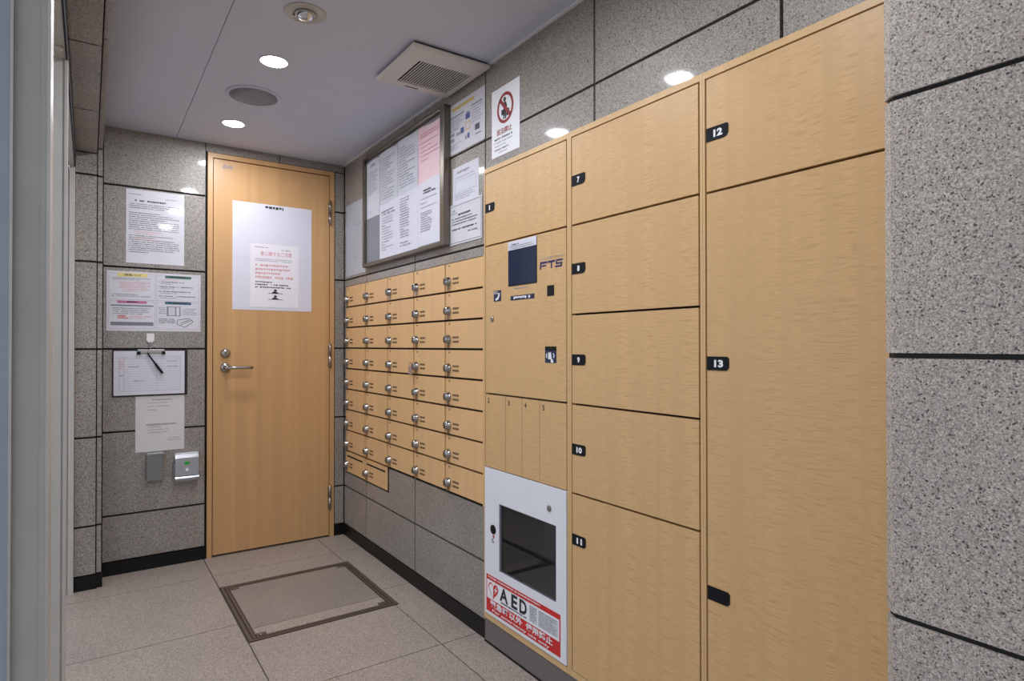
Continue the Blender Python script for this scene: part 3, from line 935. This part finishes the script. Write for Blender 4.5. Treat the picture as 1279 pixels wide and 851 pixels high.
s, b = notice('R', 1.996, 1.809, 1.871, 2.131, XW, 'sign_white', 'white no lodging sign with a red prohibition ring above the lockers', 'prohibition_sign', 0.0015, 'sign')
cy_, cz_, R_ = 1.902, 2.045, 0.058
ring = MB()
ro, ri = R_, R_ - 0.012
vs, fs = [], []
for i in range(40):
    a = 2 * math.pi * i / 40
    vs += [SP('R', cy_ + ro * 0.94 * math.cos(a), cz_ + ro * math.sin(a), b, 0.0008), SP('R', cy_ + ri * 0.94 * math.cos(a), cz_ + ri * math.sin(a), b, 0.0008)]
for i in range(40):
    k = (i + 1) % 40
    fs.append((2 * i, 2 * k, 2 * k + 1, 2 * i + 1))
ring.add(vs, fs)
dx, dz, hw = 0.034, 0.036, 0.005
ring.add([SP('R', cy_ + dx + hw, cz_ + dz - hw, b, 0.0008), SP('R', cy_ + dx - hw, cz_ + dz + hw, b, 0.0008), SP('R', cy_ - dx - hw, cz_ - dz + hw, b, 0.0008), SP('R', cy_ - dx + hw, cz_ - dz - hw, b, 0.0008)], [(0, 1, 2, 3)])
ring.build('prohibition_ring', 'sign_dark_red', s)
fig = MB()
fig.prism([SP('R', cy_ + 0.004 + 0.008 * math.cos(a), cz_ + 0.032 + 0.009 * math.sin(a), b, 0.0005) for a in [i * math.pi / 6 for i in range(12)]], (0.0005, 0, 0))
fig.prism([SP('R', a, z, b, 0.0005) for a, z in ((cy_ + 0.012, cz_ + 0.022), (cy_ - 0.004, cz_ + 0.022), (cy_ - 0.012, cz_ + 0.004), (cy_ - 0.006, cz_ - 0.012), (cy_ - 0.006, cz_ - 0.042), (cy_ + 0.002, cz_ - 0.042), (cy_ + 0.002, cz_ - 0.02), (cy_ + 0.008, cz_ - 0.042), (cy_ + 0.014, cz_ - 0.040), (cy_ + 0.012, cz_ - 0.006))], (0.0005, 0, 0))
fig.prism([SP('R', a, z, b, 0.0005) for a, z in ((cy_ - 0.008, cz_ - 0.008), (cy_ - 0.026, cz_ - 0.008), (cy_ - 0.026, cz_ - 0.034), (cy_ - 0.008, cz_ - 0.034))], (0.0005, 0, 0))
fig.prism([SP('R', a, z, b, 0.0005) for a, z in ((cy_ + 0.012, cz_ - 0.004), (cy_ + 0.026, cz_ - 0.004), (cy_ + 0.026, cz_ - 0.024), (cy_ + 0.012, cz_ - 0.024))], (0.0005, 0, 0))
fig.build('traveller_figure', 'ink', s)
text('sign_heading', 'sign_dark_red', s, 'R', '民泊禁止', 1.958, 1.950, 0.100, 0.024, b, 0.02)
scribble('sign_print', 'ink', s, 'R', 1.975, 0.135, 1.941, 1, 0.01, 0.007, b, 41)
scribble('sign_print', 'ink_grey', s, 'R', 1.975, 0.125, 1.926, 2, 0.013, 0.004, b, 42)
scribble('sign_print', 'ink', s, 'R', 1.975, 0.130, 1.900, 1, 0.01, 0.006, b, 43)
scribble('sign_print', 'ink_grey', s, 'R', 1.950, 0.080, 1.887, 1, 0.01, 0.004, b, 44)

s, b = notice('R', 2.348, 2.047, 1.969, 2.182, XW, 'paper_lam', 'white poster with a yellow heading and small pictures under the ceiling vent')
scribble('heading', 'ink_yellow', s, 'R', 2.310, 0.215, 2.166, 1, 0.02, 0.015, b, 51, fill=1.0)
rects('rule_lines', 'ink_navy', s, 'R', [(2.21, 2.332, 2.125, 2.1285), (2.064, 2.15, 2.130, 2.1335)], b)
scribble('print', 'ink_grey', s, 'R', 2.332, 0.12, 2.118, 5, 0.0095, 0.004, b, 52)
scribble('print', 'ink_grey', s, 'R', 2.150, 0.088, 2.122, 6, 0.0115, 0.004, b, 53)
rects('picture_block', 'ink_blue', s, 'R', [(2.162, 2.197, 2.088, 2.112), (2.21, 2.238, 2.040, 2.064)], b)
rects('picture_block', 'ink_yellow', s, 'R', [(2.158, 2.162, 2.045, 2.075), (2.195, 2.199, 2.045, 2.075), (2.158, 2.199, 2.073, 2.077), (2.158, 2.199, 2.043, 2.047)], b)
rects('picture_block', 'ink_grey', s, 'R', [(2.292, 2.322, 2.046, 2.060), (2.292, 2.322, 2.022, 2.037), (2.24, 2.275, 2.040, 2.052)], b)
scribble('print', 'ink_grey', s, 'R', 2.325, 0.10, 2.010, 3, 0.009, 0.004, b, 54)
rects('picture_block', 'ink_blue', s, 'R', [(2.190, 2.198, 2.006, 2.022), (2.165, 2.182, 2.006, 2.028), (2.168, 2.192, 2.114, 2.118)], b)
scribble('print', 'ink_mid', s, 'R', 2.330, 0.118, 2.072, 1, 0.009, 0.004, b, 55)
rects('picture_block', 'ink_mid', s, 'R', [(2.073, 2.118, 2.004, 2.008), (2.086, 2.122, 2.022, 2.046)], b)

s, b = notice('R', 2.305, 2.094, 1.748, 1.906, XW, 'paper', 'white form with a ruled box, partly covered by the sheet below it')
scribble('heading', 'ink_grey', s, 'R', 2.27, 0.135, 1.886, 1, 0.02, 0.011, b, 61, fill=1.0)
frame_lines('ruled_box', 'ink_grey', s, 'R', 2.285, 2.115, 1.795, 1.848, 0.0012, b)
scribble('print', 'ink_grey', s, 'R', 2.282, 0.16, 1.861, 1, 0.01, 0.004, b, 62)
scribble('print', 'ink_grey', s, 'R', 2.285, 0.17, 1.788, 3, 0.009, 0.0035, b, 63)

s, b = notice('R', 2.328, 2.066, 1.578, 1.751, XW - 0.0016, 'paper_lam', 'white bordered notice taped beside locker door 1')
frame_lines('border', 'ink', s, 'R', 2.322, 2.072, 1.585, 1.744, 0.0016, b)
scribble('print', 'ink_grey', s, 'R', 2.312, 0.05, 1.726, 2, 0.012, 0.006, b, 64)
scribble('heading', 'ink', s, 'R', 2.255, 0.10, 1.706, 1, 0.02, 0.010, b, 65, fill=1.0)
scribble('print', 'ink', s, 'R', 2.308, 0.21, 1.690, 3, 0.0115, 0.006, b, 66)
scribble('print', 'ink', s, 'R', 2.308, 0.21, 1.645, 1, 0.012, 0.0075, b, 67, ragged=0)
scribble('print', 'ink', s, 'R', 2.178, 0.08, 1.625, 1, 0.012, 0.006, b, 68)

s, b = notice('R', 3.632, 3.318, 1.566, 1.993, XW, 'film', 'pale grey plastic sleeve sheet behind the notice board next to the corner')
scribble('print', 'ink_grey', s, 'R', 3.46, 0.10, 1.868, 2, 0.014, 0.006, b, 71)
scribble('print', 'ink_grey', s, 'R', 3.50, 0.16, 1.83, 12, 0.016, 0.003, b, 72)

# ------------------------------------------------------------------ notices on the back wall
s, b = notice('B', 0.154, 0.416, 1.572, 1.949, YB, 'paper_lam', 'laminated white notice of dense print, topmost on the back wall beside the door')
scribble('print', 'ink_grey', s, 'B', 0.166, 0.06, 1.926, 1, 0.01, 0.005, b, 81)
scribble('print', 'ink_grey', s, 'B', 0.330, 0.07, 1.915, 1, 0.01, 0.005, b, 82)
scribble('heading', 'ink', s, 'B', 0.184, 0.205, 1.897, 1, 0.02, 0.0095, b, 83, fill=1.0)
scribble('print', 'ink', s, 'B', 0.166, 0.235, 1.877, 3, 0.010, 0.0045, b, 84)
scribble('print', 'ink', s, 'B', 0.166, 0.235, 1.832, 9, 0.0105, 0.0045, b, 85, ragged=0.6)
scribble('print', 'ink_pale_red', s, 'B', 0.190, 0.13, 1.737, 2, 0.0105, 0.0045, b, 86)
scribble('print', 'ink', s, 'B', 0.166, 0.235, 1.715, 9, 0.0105, 0.0045, b, 87, ragged=0.6)
scribble('print', 'ink_pale_red', s, 'B', 0.190, 0.10, 1.706, 2, 0.0105, 0.0045, b, 88, w=0.0008)

s, b = notice('B', 0.073, 0.495, 1.224, 1.527, YB, 'paper_lam', 'wide four panel rules poster with coloured headings on the back wall', 'rules_poster', cat='poster')
frame_lines('panel_border', 'ink_grey', s, 'B', 0.082, 0.283, 1.383, 1.516, 0.001, b)
frame_lines('panel_border', 'ink_grey', s, 'B', 0.290, 0.487, 1.383, 1.516, 0.001, b)
frame_lines('panel_border', 'ink_grey', s, 'B', 0.082, 0.283, 1.236, 1.376, 0.001, b)
frame_lines('panel_border', 'ink_grey', s, 'B', 0.290, 0.487, 1.236, 1.376, 0.001, b)
rects('heading_band', 'band_yellow', s, 'B', [(0.118, 0.248, 1.500, 1.519)], b, 0.0007)
rects('heading_band', 'band_green', s, 'B', [(0.328, 0.450, 1.502, 1.516)], b, 0.0007)
rects('heading_band', 'band_pink', s, 'B', [(0.118, 0.246, 1.365, 1.378)], b, 0.0007)
rects('heading_band', 'band_teal', s, 'B', [(0.328, 0.450, 1.366, 1.380)], b, 0.0007)
text('heading', 'ink', s, 'B', '自転車について', 0.148, 1.5035, 0.072, 0.0115, b, 0.02, w=0.001)
scribble('heading', 'ink', s, 'B', 0.348, 0.085, 1.5135, 1, 0.01, 0.008, b, 91, w=0.001)
scribble('heading', 'ink', s, 'B', 0.160, 0.055, 1.3755, 1, 0.01, 0.007, b, 92, w=0.001)
scribble('heading', 'ink', s, 'B', 0.345, 0.085, 1.3775, 1, 0.01, 0.008, b, 93, w=0.001)
scribble('print', 'ink_grey', s, 'B', 0.094, 0.175, 1.494, 2, 0.007, 0.004, b, 94)
scribble('print', 'ink_pale_red', s, 'B', 0.110, 0.155, 1.474, 6, 0.009, 0.005, b, 95, indent=0.03)
scribble('print', 'ink_grey', s, 'B', 0.094, 0.175, 1.412, 2, 0.009, 0.005, b, 96)
scribble('print', 'ink_pale_red', s, 'B', 0.30, 0.13, 1.495, 1, 0.009, 0.004, b, 97)
for q in range(4):
    scribble('print', 'ink', s, 'B', 0.300, 0.178, 1.484 - q * 0.0245, 1, 0.008, 0.0055, b, 98 + q)
    scribble('print', 'ink_grey', s, 'B', 0.306, 0.08, 1.474 - q * 0.0245, 1, 0.008, 0.004, b, 108 + q)
rects('grey_band', 'band_grey', s, 'B', [(0.090, 0.276, 1.350, 1.357), (0.090, 0.276, 1.252, 1.270)], b)
scribble('print', 'ink_grey', s, 'B', 0.098, 0.172, 1.342, 4, 0.0095, 0.0055, b, 120)
scribble('print', 'ink_red', s, 'B', 0.120, 0.045, 1.303, 2, 0.010, 0.007, b, 121)
scribble('print', 'ink_pale_red', s, 'B', 0.17, 0.10, 1.300, 2, 0.010, 0.005, b, 122)
rects('diagram', 'ink_grey', s, 'B', [(0.336, 0.344, 1.306, 1.354), (0.374, 0.380, 1.306, 1.354), (0.394, 0.400, 1.306, 1.354), (0.336, 0.400, 1.351, 1.355), (0.336, 0.400, 1.305, 1.309)], b)
rects('diagram', 'paper_grey', s, 'B', [(0.344, 0.374, 1.309, 1.351)], b)
scribble('print', 'ink_grey', s, 'B', 0.300, 0.032, 1.350, 4, 0.010, 0.005, b, 123)
scribble('print', 'ink_grey', s, 'B', 0.410, 0.070, 1.346, 4, 0.010, 0.005, b, 124)
scribble('print', 'ink', s, 'B', 0.300, 0.075, 1.290, 3, 0.009, 0.005, b, 125)
for (x0, z0, x1, z1) in ((.384, 1.262, .42, 1.246), (.384, 1.282, .384, 1.262), (.42, 1.246, .46, 1.276), (.384, 1.284, .44, 1.294), (.44, 1.294, .46, 1.276), (.40, 1.27, .44, 1.285), (.40, 1.26, .45, 1.283)):
    nx, nz = (z1 - z0), -(x1 - x0)
    ln = math.hypot(nx, nz)
    nx, nz = nx / ln * 0.0012, nz / ln * 0.0012
    MB().add([SP('B', x0 + nx, z0 + nz, b, 0.0005), SP('B', x1 + nx, z1 + nz, b, 0.0005), SP('B', x1 - nx, z1 - nz, b, 0.0005), SP('B', x0 - nx, z0 - nz, b, 0.0005)], [(0, 1, 2, 3)]).build('diagram_line', 'ink', s)

hk = thing('wall_hook', (0.2625, YB, 1.163), 'white adhesive wall hook holding the clipboard', 'hook')
MB().prism([(0.2455, YB - 0.005, 1.176), (0.2455, YB - 0.005, 1.2105), (0.2490, YB - 0.005, 1.2125), (0.2770, YB - 0.005, 1.2125), (0.2800, YB - 0.005, 1.2105), (0.2800, YB - 0.005, 1.176), (0.268, YB - 0.005, 1.164), (0.257, YB - 0.005, 1.164)], (0, 0.005, 0)).build('hook_plate', 'hook', hk)
MB().tube([(0.2625, YB - 0.004, 1.176), (0.2625, YB - 0.012, 1.166), (0.2625, YB - 0.018, 1.166), (0.2625, YB - 0.020, 1.174)], 0.0025, 8).build('hook_arm', 'hook', hk)

cb = thing('clipboard', (0.26, YB, 0.895), 'black clipboard with a ruled sign-in form hanging from the white hook', 'clipboard')
MB().box(0.098, 0.433, YB - 0.006, YB - 0.002, 0.890, 1.128, 0.0015).build('board', 'clipboard', cb)
MB().box(0.1035, 0.419, YB - 0.0085, YB - 0.0062, 0.898, 1.122).build('form_sheet', 'paper', cb)
cl = MB()
cl.box(0.206, 0.326, YB - 0.016, YB - 0.0086, 1.111, 1.130, 0.002)
cl.build('clip_bar', 'steel', cb)
MB().box(0.203, 0.219, YB - 0.018, YB - 0.0086, 1.104, 1.120, 0.002).build('clip_end', 'black', cb)
MB().box(0.313, 0.329, YB - 0.018, YB - 0.0086, 1.104, 1.120, 0.002).build('clip_end', 'black', cb)
b = YB - 0.0085
frame_lines('form_border', 'ink_grey', cb, 'B', 0.126, 0.400, 0.918, 1.092, 0.001, b)
rects('form_rules', 'ink_grey', cb, 'B', [(0.126, 0.400, 1.081, 1.082), (0.147, 0.148, 0.918, 1.092), (0.29, 0.2907, 0.918, 1.08)] + [(0.148, 0.400, 1.068 - 0.0125 * q, 1.0686 - 0.0125 * q) for q in range(12)], b, 0.0004)
scribble('form_print', 'ink_pale_red', cb, 'B', 0.128, 0.018, 1.070, 4, 0.011, 0.007, b, 131)
scribble('form_print', 'ink_grey', cb, 'B', 0.165, 0.06, 1.044, 1, 0.01, 0.005, b, 132)
scribble('form_print', 'ink_grey', cb, 'B', 0.19, 0.045, 0.972, 1, 0.01, 0.006, b, 133)
scribble('form_print', 'ink_grey', cb, 'B', 0.34, 0.05, 1.071, 1, 0.01, 0.005, b, 134)
scribble('form_print', 'ink_grey', cb, 'B', 0.34, 0.05, 1.044, 1, 0.01, 0.005, b, 135)
scribble('form_print', 'ink', cb, 'B', 0.130, 0.014, 1.00, 1, 0.01, 0.006, b, 136)

pen = thing('pen', (0.30, YB - 0.02, 1.01), 'black ballpoint pen dangling across the clipboard form', 'pen')
MB().tube([(0.250, YB - 0.016, 1.112), (0.258, YB - 0.017, 1.096), (0.285, YB - 0.017, 1.056)], 0.0036, 8).build('pen_barrel', 'black', pen)
MB().tube([(0.285, YB - 0.017, 1.056), (0.288, YB - 0.017, 1.050), (0.312, YB - 0.017, 1.014), (0.3165, YB - 0.017, 1.007)], 0.0058, 10).build('pen_grip', 'black', pen)
MB().tube([(0.3165, YB - 0.017, 1.007), (0.319, YB - 0.017, 1.003)], 0.0025, 8).build('pen_tip', 'steel', pen)
MB().tube([(0.263, YB - 0.019, 1.166), (0.256, YB - 0.019, 1.148), (0.262, YB - 0.019, 1.135), (0.250, YB - 0.017, 1.122), (0.250, YB - 0.016, 1.112)], 0.0014, 6).build('pen_cord', 'ink_grey', pen)

s, b = notice('B', 0.198, 0.4195, 0.603, 0.892, YB, 'paper_old', 'creased white letter sheet taped under the clipboard', 'letter_sheet')
scribble('heading', 'ink_grey', s, 'B', 0.272, 0.09, 0.872, 1, 0.01, 0.007, b, 141)
scribble('print', 'ink_grey', s, 'B', 0.25, 0.10, 0.855, 3, 0.018, 0.004, b, 142, ragged=0.7)
scribble('print', 'ink_grey', s, 'B', 0.246, 0.14, 0.745, 1, 0.018, 0.010, b, 143)
scribble('print', 'ink_grey', s, 'B', 0.25, 0.10, 0.730, 3, 0.014, 0.004, b, 144, ragged=0.7)
scribble('print', 'ink_grey', s, 'B', 0.34, 0.06, 0.668, 2, 0.010, 0.004, b, 145)

gr = thing('card_reader_box', (0.283, YB, 0.455), 'plain dark grey box fixed to the back wall beside the silver reader', 'box')
MB().box(0.246, 0.3215, YB - 0.030, YB - 0.0002, 0.455, 0.588, 0.003).build('body', 'silver_dark', gr)
MB().box(0.2455, 0.322, YB - 0.0325, YB - 0.0005, 0.5885, 0.598, 0.002).build('cap', 'silver', gr)
for xx in (0.262, 0.302):
    MB().box(xx - 0.008, xx + 0.008, YB - 0.034, YB - 0.0305, 0.589, 0.5945).build('cap_slot', 'ink_grey', gr, key='capslot')

rd = thing('key_reader', (0.425, YB, 0.425), 'silver key reader with a green lamp on the back wall by the door', 'reader')
prof = [(YB - 0.0005, 0.468), (YB - 0.040, 0.468), (YB - 0.042, 0.474), (YB - 0.040, 0.560), (YB - 0.034, 0.577), (YB - 0.022, 0.586), (YB - 0.0005, 0.588)]
MB().prism([(0.374, y, z) for y, z in prof], (0.1085, 0, 0)).build('reader_body', 'silver', rd)
prof = [(YB - 0.0005, 0.464), (YB - 0.046, 0.464), (YB - 0.050, 0.456), (YB - 0.048, 0.444), (YB - 0.036, 0.432), (YB - 0.0005, 0.427)]
MB().prism([(0.372, y, z) for y, z in prof], (0.112, 0, 0)).build('reader_tray', 'silver', rd)
MB().box(0.366, 0.374, YB - 0.036, YB - 0.0005, 0.470, 0.536, 0.002).build('side_panel', 'silver_dark', rd)
ov = MB()
ov.prism([(0.4285 + 0.0135 * math.cos(a), YB - 0.0422, 0.532 + 0.0085 * math.sin(a)) for a in [i * math.pi / 10 for i in range(20)]], (0, 0.002, 0))
ov.build('green_lamp', 'green', rd)
MB().lathe((0.4285, YB - 0.041, 0.497), (0, -1, 0), [(0.008, 0), (0.008, 0.0015), (0.006, 0.003)], 16).build('lens', 'sign_white', rd)  # white disc painted in place of a highlight on the silver body

# sheets on the door
s, b = notice('B', 0.653, 1.087, 1.350, 1.955, YB, 'paper', 'large blank white sheet taped to the maple door')
scribble('heading', 'ink', s, 'B', 0.825, 0.100, 1.945, 1, 0.02, 0.017, b, 151, fill=1.0)
rects('fold_line', 'paper_grey', s, 'B', [(0.655, 1.086, 1.641, 1.6435)], b)
s, b = notice('B', 0.745, 1.010, 1.368, 1.727, b, 'paper_bright', 'small laminated noise notice with red print taped over the large door sheet')
text('heading', 'ink_rose', s, 'B', '音に関するご注意', 0.800, 1.661, 0.172, 0.024, b, 0.0)
scribble('print', 'ink_grey', s, 'B', 0.770, 0.07, 1.710, 1, 0.01, 0.005, b, 161)
scribble('print', 'ink_grey', s, 'B', 0.915, 0.08, 1.700, 1, 0.01, 0.005, b, 162)
scribble('print', 'ink_grey', s, 'B', 0.772, 0.21, 1.643, 2, 0.009, 0.0045, b, 163)
scribble('print', 'ink_pale_red', s, 'B', 0.772, 0.215, 1.612, 4, 0.0225, 0.0145, b, 164, ragged=0.4)
scribble('print', 'ink', s, 'B', 0.772, 0.205, 1.514, 3, 0.0145, 0.0085, b, 165, ragged=0.5)
for zc in (1.449, 1.415):
    poly('mark_figure', 'ink', s, 'B', [(0.862, zc), (0.866, zc + 0.008), (0.875, zc + 0.010), (0.872, zc + 0.018), (0.878, zc + 0.023), (0.888, zc + 0.022), (0.890, zc + 0.014), (0.884, zc + 0.009), (0.894, zc + 0.006), (0.900, zc)], b)
    rects('mark_line', 'ink', s, 'B', [(0.842, 0.922, zc - 0.003, zc)], b)

# ------------------------------------------------------------------ ceiling fittings
def downlight(x, y, label, on=True):
    d = thing('downlight', (x, y, ZC), label, 'downlight', 'lit recessed downlights')
    MB().lathe((x, y, ZC), (0, 0, -1), [(0.053, 0), (0.053, 0.0035), (0.051, 0.0042), (0.0478, 0.0042), (0.0474, 0.001)], 32).build('trim_ring', 'white_metal', d, key='dl_trim')
    MB().cyl((x, y, ZC - 0.0012), (0, 0, -1), 0.0470, 0.0022, 40).build('lamp_disc', 'lamp', d, key='dl_disc')
downlight(0.585, 3.265, 'lit round downlight between the ceiling speaker and the door')
downlight(0.585, 2.461, 'lit round downlight between the ceiling speaker and the unlit fitting')
downlight(0.585, 1.670, 'lit round downlight mirrored in the granite above locker 7')
downlight(0.585, 0.865, 'lit round downlight near the granite pier')

sp = thing('ceiling_speaker', (0.593, 2.853, ZC), 'round flush grey ceiling speaker between two lit downlights', 'speaker')
MB().lathe((0.593, 2.853, ZC), (0, 0, -1), [(0.112, 0), (0.112, 0.002), (0.107, 0.006), (0.100, 0.0065)], 40).build('speaker_ring', 'ceiling', sp)
MB().lathe((0.593, 2.853, ZC - 0.0060), (0, 0, -1), [(0.099, 0), (0.099, 0.0012), (0.05, 0.0022)], 40).build('speaker_grille', 'speaker', sp)

el = thing('unlit_fitting', (0.585, 2.045, ZC), 'unlit round ceiling fitting with a bare mirror bulb', 'ceiling fitting')
MB().lathe((0.585, 2.045, ZC), (0, 0, -1), [(0.066, 0), (0.066, 0.003), (0.058, 0.006), (0.054, 0.003), (0.030, 0.0025)], 36).build('fitting_plate', 'fitting', el)
MB().lathe((0.585, 2.045, ZC - 0.003), (0, 0, -1), [(0.029, 0), (0.028, 0.008), (0.022, 0.016), (0.012, 0.021), (0.003, 0.023)], 24).build('bulb', 'reflector', el)
MB().lathe((0.585, 2.045, ZC - 0.004), (0, 0, -1), [(0.034, 0), (0.034, 0.004), (0.030, 0.006)], 24).build('bulb_collar', 'steel', el)
MB().lathe((0.553, 2.062, ZC - 0.006), (0, 0, -1), [(0.004, 0), (0.004, 0.002)], 12).build('test_button', 'black', el)

ve = thing('ceiling_vent', (1.118, 2.176, ZC), 'square white louvred ventilation grille on the ceiling by the notice board', 'vent')
vx0, vx1, vy0, vy1 = 0.952, 1.2835, 1.996, 2.352
gx0, gx1, gy0, gy1 = 1.024, 1.250, 2.094, 2.304
pm = MB()
cut(pm, 'Z', vx0 + 0.008, vx1 - 0.008, vy0 + 0.008, vy1 - 0.008, ZC - 0.024, ZC - 0.015, [(gx0, gx1, gy0, gy1)])
pm.build('vent_plate', 'vent', ve)
pr = MB()
a = [(vx0 + 0.008, vy0 + 0.008), (vx1 - 0.008, vy0 + 0.008), (vx1 - 0.008, vy1 - 0.008), (vx0 + 0.008, vy1 - 0.008)]
c_ = [(vx0, vy0), (vx1, vy0), (vx1, vy1), (vx0, vy1)]
vs = [(x, y, ZC - 0.024) for x, y in a] + [(x, y, ZC - 0.014) for x, y in c_] + [(x, y, ZC - 0.006) for x, y in a]
fs = [(i, (i + 1) % 4, 4 + (i + 1) % 4, 4 + i) for i in range(4)] + [(4 + i, 4 + (i + 1) % 4, 8 + (i + 1) % 4, 8 + i) for i in range(4)]
pr.add(vs, fs).build('vent_rim', 'vent', ve)
MB().box(vx0 + 0.012, vx1 - 0.012, vy0 + 0.012, vy1 - 0.012, ZC - 0.0145, ZC).build('vent_box', 'vent_dark', ve)
nsl = 21
for i in range(1, nsl):
    xx = gx0 + (gx1 - gx0) * i / nsl
    box('louvre', 'vent', ve, xx - 0.0019, xx + 0.0019, gy0, gy1, ZC - 0.0245, ZC - 0.0220)
MB().box(1.072, 1.130, 2.326, 2.330, ZC - 0.0255, ZC - 0.0235).build('pull_slot', 'vent_dark', ve)

# ------------------------------------------------------------------ floor access cover
lid = thing('floor_hatch', (0.826, 2.86, 0), 'stone inlaid floor access hatch with double brass edging in front of the door', 'floor hatch')
x0, x1, y0, y1 = LID
MB().box(x0 + 0.001, x1 - 0.001, y0 + 0.001, y1 - 0.001, -0.03, -0.006).build('hatch_tray', 'bronze_dark', lid)
def ringbars(d0, d1, ztop, name, mat):
    f = MB()
    f.box(x0 + d0, x0 + d1, y0 + d0, y1 - d0, -0.02, ztop)
    f.box(x1 - d1, x1 - d0, y0 + d0, y1 - d0, -0.02, ztop)
    f.box(x0 + d1, x1 - d1, y0 + d0, y0 + d1, -0.02, ztop)
    f.box(x0 + d1, x1 - d1, y1 - d1, y1 - d0, -0.02, ztop)
    f.build(name, mat, lid)
ringbars(0.008, 0.020, 0.0012, 'outer_edging', 'bronze')
ringbars(0.026, 0.036, 0.0012, 'inner_edging', 'bronze')
n0, n1 = 0.0415, 0.080
holes = [(x0 + n0 - 0.001, x0 + n1, y0 + n0 - 0.001, y0 + n1 - 0.012), (x1 - n1, x1 - n0 + 0.001, y0 + n0 - 0.001, y0 + n1 - 0.012),
         (x0 + n0 - 0.001, x0 + n1, y1 - n1 + 0.012, y1 - n0 + 0.001), (x1 - n1, x1 - n0 + 0.001, y1 - n1 + 0.012, y1 - n0 + 0.001)]
for (ya, yb_) in ((y0 + n0, 2.6515), (2.6545, y1 - n0)):
    mb = MB()
    cut(mb, 'Z', x0 + n0, x1 - n0, ya, yb_, -0.02, 0.0, holes)
    mb.build('inlay_tile', 'inset_stone' if ya > 2.65 else 'floor_stone', lid)
for (a0, a1, b0, b1) in holes:
    MB().box(a0 + 0.0005, a1 - 0.003, b0 + (0.0005 if b0 < 2.8 else 0.003), b1 - (0.003 if b0 < 2.8 else 0.0005), -0.02, 0.0008).build('corner_plate', 'bronze', lid)
    MB().lathe(((a0 + a1) / 2, (b0 + b1) / 2, 0.0006), (0, 0, 1), [(0.006, 0), (0.006, 0.001), (0.004, 0.0018)], 12).build('screw_head', 'chrome', lid, key='screw')
